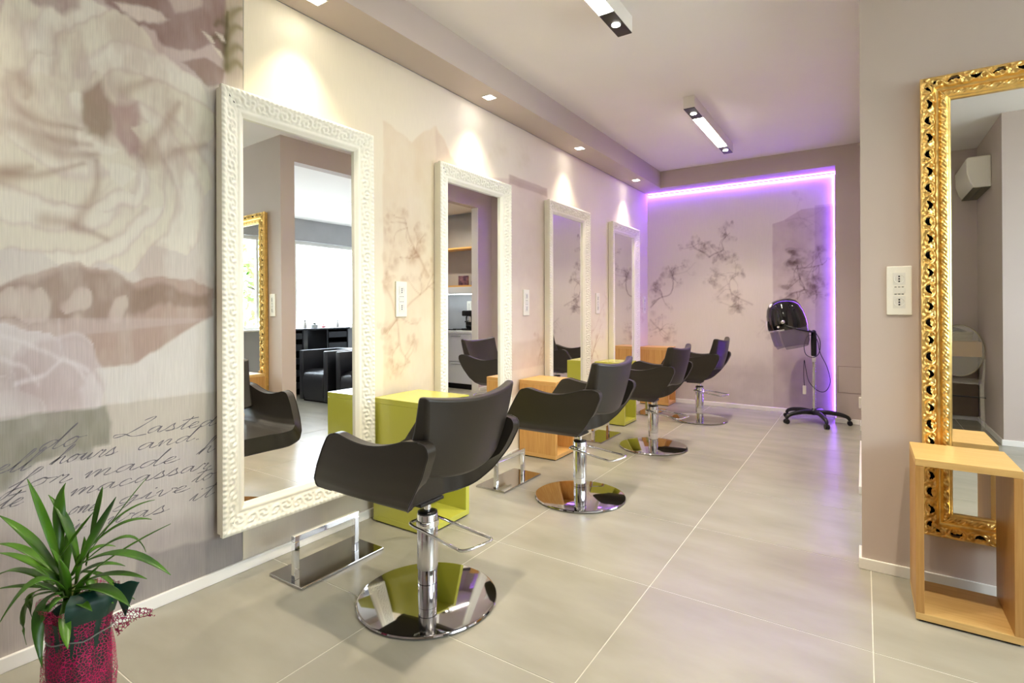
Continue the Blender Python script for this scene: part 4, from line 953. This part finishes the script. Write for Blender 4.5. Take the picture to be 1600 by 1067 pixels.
for (b0, c0, t0, wd) in [((-0.037, -0.026, 0.436), (-0.081, -0.056, 0.597), (-0.122, -0.084, 0.722), 0.03), ((-0.067, -0.024, 0.478), (-0.108, -0.024, 0.637), (-0.107, -0.002, 0.691), 0.03), ((-0.021, 0.002, 0.468), (-0.064, -0.003, 0.589), (-0.137, -0.033, 0.659), 0.026), ((-0.005, -0.016, 0.452), (0.07, 0.019, 0.578), (0.122, 0.042, 0.681), 0.034), ((-0.002, 0.015, 0.468), (0.002, 0.041, 0.611), (-0.005, 0.054, 0.683), 0.028), ((-0.021, 0.021, 0.489), (0.028, 0.1, 0.627), (0.045, 0.147, 0.69), 0.01), ((-0.033, 0.02, 0.486), (-0.008, 0.093, 0.61), (0.045, 0.171, 0.619), 0.02), ((-0.023, 0.012, 0.492), (0.025, 0.081, 0.597), (0.082, 0.148, 0.575), 0.026), ((0.001, 0.014, 0.441), (0.067, 0.076, 0.512), (0.172, 0.16, 0.578), 0.022), ((-0.021, 0.021, 0.477), (0.047, 0.113, 0.58), (0.044, 0.148, 0.468), 0.022), ((0.02, -0.01, 0.484), (0.149, 0.046, 0.571), (0.281, 0.113, 0.479), 0.036), ((0.009, -0.024, 0.421), (0.129, 0.017, 0.502), (0.25, 0.068, 0.479), 0.028), ((-0.026, -0.0, 0.395), (0.02, 0.054, 0.407), (0.074, 0.108, 0.353), 0.018), ((0.021, -0.023, 0.419), (0.137, 0.005, 0.472), (0.235, 0.035, 0.415), 0.036), ((-0.052, -0.029, 0.5), (-0.019, 0.002, 0.564), (0.011, 0.029, 0.623), 0.024), ((-0.042, -0.029, 0.436), (-0.108, -0.074, 0.558), (-0.189, -0.128, 0.619), 0.034), ((-0.076, -0.03, 0.438), (-0.183, -0.073, 0.523), (-0.278, -0.115, 0.511), 0.026), ((-0.092, -0.026, 0.421), (-0.224, -0.067, 0.476), (-0.328, -0.099, 0.466), 0.024), ((-0.109, -0.03, 0.401), (-0.258, -0.072, 0.452), (-0.366, -0.1, 0.381), 0.026), ((0.013, -0.043, 0.431), (0.028, -0.101, 0.543), (-0.008, -0.174, 0.379), 0.038), ((-0.002, -0.038, 0.413), (-0.031, -0.106, 0.43), (0.04, -0.093, 0.254), 0.03), ((0.02, -0.038, 0.404), (0.083, -0.063, 0.372), (0.147, -0.071, 0.329), 0.026), ((-0.087, -0.041, 0.395), (-0.207, -0.096, 0.373), (-0.192, -0.067, 0.22), 0.014), ((-0.078, -0.039, 0.402), (-0.179, -0.086, 0.4), (-0.164, -0.061, 0.303), 0.02), ((-0.044, -0.031, 0.408), (-0.123, -0.083, 0.425), (-0.197, -0.132, 0.41), 0.02), ((-0.008, 0.008, 0.452), (0.038, 0.058, 0.444), (0.047, 0.079, 0.359), 0.024), ((-0.08, -0.011, 0.407), (-0.18, -0.02, 0.405), (-0.286, -0.047, 0.411), 0.024), ((0.021, -0.002, 0.442), (0.064, 0.007, 0.461), (0.083, 0.006, 0.392), 0.02), ((-0.056, -0.009, 0.413), (-0.033, 0.044, 0.471), (0.015, 0.105, 0.436), 0.026), ((-0.09, -0.018, 0.429), (-0.204, -0.036, 0.476), (-0.296, -0.054, 0.447), 0.022), ((-0.04, 0.008, 0.455), (-0.06, 0.043, 0.511), (-0.032, 0.097, 0.486), 0.024), ((-0.087, -0.023, 0.387), (-0.186, -0.04, 0.36), (-0.265, -0.056, 0.326), 0.02), ((-0.06, -0.013, 0.447), (-0.1, -0.001, 0.517), (-0.115, 0.017, 0.565), 0.024), ((-0.032, -0.03, 0.406), (-0.017, -0.03, 0.476), (-0.041, -0.053, 0.534), 0.026), ((-0.007, -0.006, 0.425), (0.007, 0.003, 0.497), (0.012, 0.006, 0.558), 0.026), ((-0.012, -0.027, 0.383), (-0.027, -0.061, 0.443), (-0.048, -0.093, 0.451), 0.024), ((0.001, -0.022, 0.385), (0.072, -0.004, 0.441), (0.142, 0.021, 0.435), 0.026), ((-0.001, -0.034, 0.385), (0.004, -0.074, 0.41), (0.026, -0.092, 0.367), 0.024), ((0.021, -0.023, 0.386), (0.084, -0.03, 0.419), (0.151, -0.021, 0.404), 0.024), ((-0.007, -0.024, 0.389), (0.009, -0.038, 0.465), (0.015, -0.052, 0.521), 0.03), ((0.007, -0.015, 0.389), (0.05, -0.01, 0.454), (0.104, 0.007, 0.494), 0.028), ((0.012, -0.029, 0.392), (0.04, -0.059, 0.44), (0.056, -0.084, 0.404), 0.022), ((0.005, -0.005, 0.384), (0.051, 0.016, 0.41), (0.104, 0.044, 0.38), 0.022), ((-0.024, -0.028, 0.386), (-0.031, -0.047, 0.458), (-0.061, -0.078, 0.49), 0.026)]:
    leaf(b0, c0, t0, wd)
for c, h in (((-0.02, -0.01), 0.17), ((0.03, 0.02), 0.19)):
    MB().tube([(c[0] * .6, c[1] * .6, 0.29), (c[0], c[1], 0.29 + h * 0.4), (c[0], c[1], 0.29 + h * 0.75)], 0.011, 8).build('stem', mat('pale stem', rgb(120, 128, 60), 0.5, var=0.3, vscale=30), pl, True)
def wrap(name, prof, m, amp, seed, n=48, a0=0, a1=2 * PI):
    r_ = random.Random(seed); ph = [r_.random() * 6.28 for _ in range(5)]; V = []; Fc = []; full_ = a1 - a0 > 6.28; w = n if full_ else n + 1
    for k, (r, h) in enumerate(prof):
        for i in range(w):
            t = a0 + (a1 - a0) * i / n
            rr = 0.76 * r * (1 + amp * (math.sin(5 * t + ph[0] + h * 9) + 0.7 * math.sin(9 * t + ph[1] - h * 14) + 0.5 * math.sin(14 * t + ph[2])) / 2)
            V.append((rr * math.cos(t), rr * math.sin(t), h * 1.17 + amp * 0.06 * math.sin(7 * t + ph[3]) * (k / len(prof)) ** 2))
    for k in range(len(prof) - 1):
        for i in range(n):
            j = (i + 1) % w if full_ else i + 1
            Fc.append((k * w + i, k * w + j, (k + 1) * w + j, (k + 1) * w + i))
    return link_mesh(name, V, Fc, m, pl, True)
M_paperg = mat('dark green paper', rgb(14, 62, 50), 0.45, var=0.3, vscale=12)
M_net = bpy.data.materials.new('magenta net'); M_net.use_nodes = True
nt = M_net.node_tree; b_ = nt.nodes['Principled BSDF']; b_.inputs['Base Color'].default_value = (*rgb(176, 14, 88), 1); b_.inputs['Roughness'].default_value = 0.6
tc = nt.nodes.new('ShaderNodeTexCoord'); vo = nt.nodes.new('ShaderNodeTexVoronoi'); vo.feature = 'DISTANCE_TO_EDGE'; vo.inputs['Scale'].default_value = 120; vo.inputs['Randomness'].default_value = 1
nz = nt.nodes.new('ShaderNodeTexNoise'); nz.inputs['Scale'].default_value = 14; mr = nt.nodes.new('ShaderNodeMapRange'); mr.inputs['From Min'].default_value = 0.02; mr.inputs['From Max'].default_value = 0.12; mr.inputs['To Min'].default_value = 1.0; mr.inputs['To Max'].default_value = 0.0
ad = nt.nodes.new('ShaderNodeMath'); ad.operation = 'MULTIPLY_ADD'; ad.inputs[1].default_value = 1.8; ad.inputs[2].default_value = -0.75
mxm = nt.nodes.new('ShaderNodeMath'); mxm.operation = 'MAXIMUM'; mxm.use_clamp = True
nt.links.new(tc.outputs['Object'], vo.inputs['Vector']); nt.links.new(tc.outputs['Object'], nz.inputs['Vector']); nt.links.new(vo.outputs['Distance'], mr.inputs['Value']); nt.links.new(nz.outputs['Fac'], ad.inputs[0])
nt.links.new(mr.outputs['Result'], mxm.inputs[0]); nt.links.new(ad.outputs[0], mxm.inputs[1]); nt.links.new(mxm.outputs[0], b_.inputs['Alpha'])
smooth_angle(MB().lathe([(0.052, 0.0), (0.062, 0.22), (0.062, 0.29), (0.056, 0.292)], 32).build('pot', mat('brown pot', rgb(92, 58, 40), 0.6), pl))
MB().lathe([(0.056, 0.27), (0.03, 0.30), (0.001, 0.305)], 24, cap=False).build('soil', mat('soil', rgb(46, 34, 26), 0.9, bump=0.5), pl, True)
wrap('paper_wrap', [(0.078, 0.002), (0.092, 0.1), (0.096, 0.2), (0.089, 0.255), (0.098, 0.285), (0.105, 0.30)], M_paperg, 0.07, 3)
wrap('net_wrap', [(0.084, 0.002), (0.100, 0.06), (0.108, 0.14), (0.104, 0.20), (0.092, 0.252), (0.102, 0.285), (0.116, 0.322), (0.122, 0.335)], M_net, 0.09, 8, 60)
wrap('paper_collar', [(0.124, 0.298), (0.135, 0.318), (0.144, 0.338), (0.132, 0.354), (0.09, 0.362)], M_paperg, 0.05, 12, 20, math.radians(-34), math.radians(36))
def sheet(name, c, m, seed, amp=0.006):
    """bent sheet through 4 corners: a, b (base) and d, e (free edge)"""
    a, b, d, e = [Vector(q) for q in c]; N = 10; V = []; Fc = []; r_ = random.Random(seed)
    for i in range(N + 1):
        for j in range(N + 1):
            u, v = i / N, j / N; p = (a * (1 - u) + b * u) * (1 - v) + (d * (1 - u) + e * u) * v
            V.append((p + Vector((0, 0, 1)) * (amp * math.sin(u * 9 + seed) * v + amp * 2 * math.sin(PI * v)) + Vector((r_.random() - .5, r_.random() - .5, r_.random() - .5)) * amp * 0.6 * v)[:])
    for i in range(N):
        for j in range(N): q = i * (N + 1) + j; Fc.append((q, q + 1, q + N + 2, q + N + 1))
    o = link_mesh(name, V, Fc, m, pl, True); s = o.modifiers.new('thick', 'SOLIDIFY'); s.thickness = 0.0008; return o
sheet('paper_flag', [(0.09, 0.059, 0.38), (0.108, 0.071, 0.33), (0.078, 0.051, 0.425), (0.142, 0.093, 0.433)], M_paperg, 2, 0.004)
sheet('net_tail', [(0.071, 0.046, 0.331), (0.089, 0.059, 0.275), (0.168, 0.111, 0.353), (0.177, 0.117, 0.33)], M_net, 5, 0.008)
MB().tube([Vector((0.074 * math.cos(t / 30 * 2 * PI), 0.074 * math.sin(t / 30 * 2 * PI), 0.295 + 0.004 * math.sin(t))) for t in range(30)], 0.0018, 6, close=True).build('tie_ribbon', mat('grey ribbon', rgb(120, 130, 120), 0.4), pl, True)

# ================================================================ waiting room behind the opening (seen in the nearest mirror)
M_blackl = mat('black leather', rgb(30, 31, 36), 0.32, var=0.1, vscale=6, bump=0.05, bscale=180)
def armchair(label, x, y, src=None):
    if src is not None:
        t = copy_tree(src); t['label'] = label; t.location = (x, y, 0); return t
    t = thing('armchair', label, 'armchair', (x, y, 0), 0, 'black armchairs in the waiting room')
    for s in (-1, 1): smooth_angle(MB().box((s * 0.32, -0.33, 0.02), (s * 0.225, 0.33, 0.70), 0.018).build('armrest', M_blackl, t))
    smooth_angle(MB().box((-0.225, 0.20, 0.02), (0.225, 0.33, 0.70), 0.018).build('backrest', M_blackl, t))
    P = [(-0.31, 0.02), (-0.33, 0.10), (-0.335, 0.30), (-0.32, 0.38), (-0.28, 0.425), (-0.20, 0.435), (0.195, 0.415), (0.195, 0.02)]; n = len(P)
    m = MB().add([(-0.222, a, b) for a, b in P] + [(0.222, a, b) for a, b in P], [tuple(range(n - 1, -1, -1)), tuple(range(n, 2 * n))] + [(i, (i + 1) % n, (i + 1) % n + n, i + n) for i in range(n)])
    soft(m.build('seat_cushion', M_blackl, t), 0.012)
    MB().box((-0.27, -0.29, 0.0), (0.27, 0.30, 0.02)).build('plinth', M_back, t)
    return t
ac0 = armchair('black leather cube armchair left in the nearest mirror, fully in view', 4.03, 4.735)
armchair('black leather cube armchair right in the nearest mirror, cut by its frame', 3.215, 4.735, ac0)
dk = thing('manicure_desk', 'black work desk with open drawers under the waiting room window', 'desk', (5.0, 4.95, 0), PI)
MB().box((-0.27, -0.62, 0.96), (0.27, 0.62, 0.985), 0.003).build('desk_top', M_blackl, dk)
for yc in (-0.40, 0.40):
    pd = MB().box((-0.25, yc - 0.2, 0.0), (-0.23, yc + 0.2, 0.96)).box((-0.23, yc - 0.2, 0.0), (0.25, yc - 0.18, 0.96)).box((-0.23, yc + 0.18, 0.0), (0.25, yc + 0.2, 0.96)).build('pedestal', M_blackp, dk)
    for z in (0.1, 0.28, 0.46, 0.66, 0.83):
        MB().box((-0.22, yc - 0.17, z), (0.255, yc + 0.17, z + 0.09), 0.006).build('drawer', M_blackl, pd)
k_ = 0
M_bot = [mat('bottle white', rgb(225, 225, 225), 0.3), mat('bottle black', rgb(22, 22, 24), 0.3), mat('bottle clear', rgb(190, 200, 205), 0.15), mat('bottle red', rgb(190, 30, 50), 0.3)]
def bottle(label, x, y, r, h, m):
    o = MB().lathe([(r * .9, 0), (r, 0.004), (r, h * .6), (r * .8, h * .7), (r * .4, h * .76), (r * .4, h * .8)], 14).build('bottle', m); o.location = (x, y - 0.27, 0.985); smooth_angle(o)
    MB().lathe([(r * .5, h * .8), (r * .5, h), (r * .3, h)], 12).build('cap', M_bot[1], o, True)
    return tag(o, label, 'bottle', 'bottles on the waiting room desk')
for lb, x, y, r, h, m in (('black jar on the desk by the window', 5.0, 4.95, .045, .09, M_bot[1]), ('white bottle on the desk by the window', 5.02, 5.22, .026, .13, M_bot[0]), ('clear low jar on the desk by the window', 4.98, 5.36, .05, .08, M_bot[2]), ('white slim bottle at the far end of the desk', 5.05, 5.84, .022, .12, M_bot[0])):
    bottle(lb, x, y, r, h, m)
o = MB().lathe([(.03, 0), (.03, .02), (.004, .03), (.004, .30), (.001, .31)], 12).build('desk_brush', M_bot[3]); o.location = (5.0, 5.27, 0.985); o.rotation_euler = (0.0, 0, 0); tag(o, 'thin red rod on a small foot on the desk', 'brush')

# ================================================================ kitchen niche (seen in the second mirror)
kc = thing('kitchen_cabinet', 'white kitchen base cabinet with two drawer fronts in the niche', 'cabinet', (2.49, 6.20, 0))
M_kw = mat('cabinet white', rgb(226, 230, 234), 0.35)
MB().box((0.002, 0.04, 0.0), (1.178, 0.575, 0.08)).build('plinth', M_back, kc); MB().box((0.002, 0.02, 0.08), (1.178, 0.575, 0.83)).build('carcass', M_kw, kc)
for q in range(2):
    for z0, z1 in ((0.085, 0.40), (0.41, 0.825)):
        f = MB().box((0.006 + q * .59, 0.0, z0), (0.584 + q * .59, 0.0195, z1), 0.002).build('drawer_front', M_kw, kc)
        MB().box((0.2 + q * .59, -0.008, z1 - 0.03), (0.39 + q * .59, 0.0, z1 - 0.022)).build('handle', M_satin, f)
tag(MB().box((2.492, 6.19, 0.831), (3.668, 6.778, 0.87), 0.003).build('worktop', M_kw), 'white worktop on the kitchen cabinet in the niche', 'worktop')
ws = thing('wall_shelf', 'thick white shelf over the kitchen counter', 'shelf', (2.49, 6.50, 1.44)); MB().box((0.002, 0, 0), (1.17, 0.278, 0.11), 0.002).build('board', M_kw, ws)
ul = MB().box((0.1, 0.05, -0.008), (1.0, 0.09, 0.0)).build('under_light', mat('under cabinet light', (1, 1, 1), 0.5, emit=(0.85, 0.95, 1), estr=8.0), ws)
sb = thing('box_shelf', 'oak box shelf standing on the white shelf in the niche', 'shelf', (2.70, 6.52, 1.551))
for a, b, nm in (((0, 0, 0), (0.94, 0.25, 0.025), 'bottom_board'), ((0, 0, 0.60), (0.94, 0.25, 0.625), 'top_board'), ((0, 0, 0.025), (0.025, 0.25, 0.60), 'side_board'), ((0.915, 0, 0.025), (0.94, 0.25, 0.60), 'side_board')): MB().box(a, b, 0.001).build(nm, M_oak_x, sb)
tag(MB().box((2.86, 6.58, 1.577), (3.05, 6.61, 1.73), 0.002).build('product_box', mat('dark violet carton', rgb(52, 30, 60), 0.4, color2=rgb(150, 110, 120), vscale=14)), 'dark violet carton in the oak box shelf', 'carton')
o = MB().lathe([(.02, 0), (.022, .004), (.022, .06), (.012, .07), (.012, .09), (.002, .09)], 16).build('bottle', mat('violet bottle', rgb(60, 40, 120), 0.2)); o.location = (2.76, 6.58, 1.577); smooth_angle(o); tag(o, 'small violet bottle in the oak box shelf', 'bottle')
cm = thing('coffee_machine', 'black coffee machine with chrome front on the kitchen worktop', 'coffee machine', (2.735, 6.42, 0.871))
cm.scale = (1.25, 1, 1.1)
smooth_angle(MB().box((-0.09, -0.02, 0.0), (0.09, 0.22, 0.03), 0.008).build('drip_tray', M_gloss, cm)); smooth_angle(MB().box((-0.085, 0.08, 0.03), (0.085, 0.22, 0.20), 0.012).build('body', M_gloss, cm)); smooth_angle(MB().box((-0.09, -0.01, 0.20), (0.09, 0.22, 0.28), 0.015).build('head', M_gloss, cm))
smooth_angle(MB().lathe([(0.03, 0.12), (0.032, 0.15), (0.026, 0.20)], 20, (0, 0.04, 0)).build('brew_group', M_chrome, cm)); MB().tube([(0, 0.03, 0.135), (0, -0.06, 0.125)], 0.010, 8).build('portafilter_handle', M_blackp, cm, True)
tr_ = thing('serving_tray', 'small dark tray beside the coffee machine', 'tray', (3.0, 6.42, 0.871)); MB().box((-0.1, -0.09, 0), (0.1, 0.09, 0.006), 0.002).build('tray_base', M_blackp, tr_)
MB().box((-0.1, -0.09, 0.006), (0.1, -0.084, 0.02)).box((-0.1, 0.084, 0.006), (0.1, 0.09, 0.02)).build('tray_rim', M_blackp, tr_)
cb2 = MB().tube([Vector(p) for p in catmull([(2.96, 6.765, 1.18), (2.92, 6.73, 1.08), (2.97, 6.71, 0.98), (2.93, 6.70, 0.90), (2.88, 6.70, 0.882)], 6)], 0.005, 6).build('power_cord', M_blackp, None, True); tag(cb2, 'black power cord hanging over the kitchen worktop', 'cord')

# ================================================================ behind the camera (seen in the gold mirror)
ac = thing('air_conditioner', 'white wall air conditioner with dark underside, seen in the gold mirror', 'air conditioner', (3.40, -1.22, 2.36))
P = [(0, 0.0), (-0.12, 0.0), (-0.155, 0.05), (-0.18, 0.14), (-0.185, 0.28), (-0.17, 0.30), (0, 0.30)]; n = len(P)
m = MB().add([(a, -0.375, b) for a, b in P] + [(a, 0.375, b) for a, b in P], [tuple(range(n)), tuple(range(2 * n - 1, n - 1, -1))] + [(i, i + n, (i + 1) % n + n, (i + 1) % n) for i in range(n)])
soft(m.build('casing', M_plate, ac), 0.01); MB().box((-0.135, -0.365, -0.006), (-0.005, 0.365, 0.002)).build('air_outlet', mat('grey louvre', rgb(96, 92, 76), 0.5), ac)
MB().box((-0.075, -0.36, -0.009), (-0.069, 0.36, -0.006)).build('louvre', M_blackp, ac)
ct = thing('reception_counter', 'brown counter with an oak top board behind the clear chair, seen in the gold mirror', 'counter', (2.78, -1.605, 0))
MB().box((-0.6, 0.0, 0.05), (0.61, 0.05, 0.70)).build('front_panel', mat('brown panel', rgb(104, 88, 72), 0.5, var=0.1), ct)
MB().box((-0.6, 0.0, 0.70), (0.61, 0.30, 0.855), 0.003).build('top_board', M_oak_x, ct)
bk = thing('woven_basket', 'pale woven basket with dark cloth on the oak counter top', 'basket', (3.08, -1.46, 0.857))
m = MB()
for k in range(6): m.tube([Vector(((0.24 + 0.004 * k) * math.cos(t / 28 * 2 * PI), (0.10 + 0.002 * k) * math.sin(t / 28 * 2 * PI), 0.008 + 0.016 * k)) for t in range(28)], 0.0088, 6, close=True)
m.build('weave', mat('pale wicker', rgb(196, 184, 150), 0.7, bump=0.4, bscale=120), bk, True)
cl = MB().lathe([(0.001, 0.06), (0.1, 0.06), (0.2, 0.09), (0.14, 0.13), (0.05, 0.15), (0.001, 0.155)], 20, cap=False); cl.v = [(a * 1.05, b * 0.45, c + 0.012 * math.sin(a * 40 + b * 30)) for a, b, c in cl.v]
cl.build('cloth', mat('black cloth', rgb(14, 15, 22), 0.8), bk, True)
M_clear = bpy.data.materials.new('clear acrylic'); M_clear.use_nodes = True
b_ = M_clear.node_tree.nodes['Principled BSDF']; b_.inputs['Base Color'].default_value = (0.85, 0.82, 0.74, 1); b_.inputs['Roughness'].default_value = 0.04; b_.inputs['Alpha'].default_value = 0.22
gc = thing('clear_chair', 'clear acrylic chair with an oval back, seen in the gold mirror', 'chair', (3.17, -1.00, 0), math.radians(8))
gc.scale = (1, 1, 1.07)
def disc(cx, cz, rx, rz, y, lean, n=28, rim=0.008):
    return [Vector((cx + rx * math.cos(2 * PI * i / n), y + lean * (rz * math.sin(2 * PI * i / n)), cz + rz * math.sin(2 * PI * i / n))) for i in range(n)]
pts = disc(0, 0.72, 0.19, 0.24, -0.19, -0.18); m = MB().add([p[:] for p in pts] + [(p + Vector((0, 0.008, 0)))[:] for p in pts], [tuple(range(28)), tuple(range(55, 27, -1))] + [(i, (i + 1) % 28, (i + 1) % 28 + 28, i + 28) for i in range(28)])
bkr = m.build('backrest', M_clear, gc); MB().tube(pts, 0.008, 6, close=True).build('back_rim', mat('acrylic edge', rgb(150, 140, 118), 0.1), bkr, True)
smooth_angle(MB().box((-0.19, -0.19, 0.445), (0.19, 0.21, 0.462), 0.006).build('seat', M_clear, gc)); 
for sx in (-1, 1):
    for sy in (-1, 1): MB().tube([(sx * 0.17, sy * 0.18, 0.447), (sx * 0.18, sy * 0.22, 0.0)], 0.017, 8).build('leg', M_clear, gc, True)
    MB().tube([(sx * 0.17, -0.2, 0.66), (sx * 0.19, -0.05, 0.65), (sx * 0.19, 0.12, 0.63), (sx * 0.18, 0.17, 0.46)], 0.011, 8).build('armrest', M_clear, gc, True)
MB().box((-0.2, -0.02, 0.30), (0.2, -0.008, 0.312)).build('stretcher', M_blackp, gc)

# ================================================================ street trees outside the windows
struct(MB().box((5.7, -8, -0.4), (30, 16, -0.15)).build('ground', mat('pale paving', rgb(190, 186, 176), 0.9, var=0.15, vscale=2)))
M_crown = mat('street tree leaves', rgb(110, 150, 60), 0.5, color2=rgb(170, 200, 120), vscale=3)
def tree(label, x, y, zc, rad, seed):
    t = thing('street_tree', label, 'tree', (x, y, -0.15), 0, 'trees outside the windows'); r_ = np.random.RandomState(seed)
    MB().tube([(0, 0, 0), (0.05, 0.02, zc * 0.5), (0, 0, zc)], 0.1, 10).build('trunk', mat('bark', rgb(96, 84, 70), 0.9, bump=0.5), t, True)
    b = MB()
    for k in range(7):
        d = r_.randn(3); d /= np.linalg.norm(d); b.tube([(0, 0, zc * 0.6), tuple(np.array([0, 0, zc * 0.9]) + d * rad * 0.4), tuple(np.array([0, 0, zc]) + d * rad * 0.85)], 0.03, 6)
    b.build('branch', mat('bark', rgb(96, 84, 70), 0.9), t, True)
    V = []; Fc = []
    for k in range(900):
        d = r_.randn(3); d /= np.linalg.norm(d); c = d * rad * r_.rand() ** 0.4 + np.array([0, 0, zc]); a = r_.randn(3); a /= np.linalg.norm(a); e = np.cross(a, d); e /= np.linalg.norm(e) + 1e-6; L = 0.09 + 0.06 * r_.rand()
        q = len(V); V += [tuple(c - a * L), tuple(c + e * L * .45), tuple(c + a * L), tuple(c - e * L * .45)]; Fc.append((q, q + 1, q + 2, q + 3))
    o = link_mesh('crown', V, Fc, M_crown, t); o['kind'] = 'stuff'
    return t
tree('leafy street tree outside the front window, seen in the gold mirror reflection', 8.6, -0.9, 2.1, 1.2, 3)
tree('second leafy street tree farther along the front window', 9.8, 1.9, 2.2, 1.2, 5)
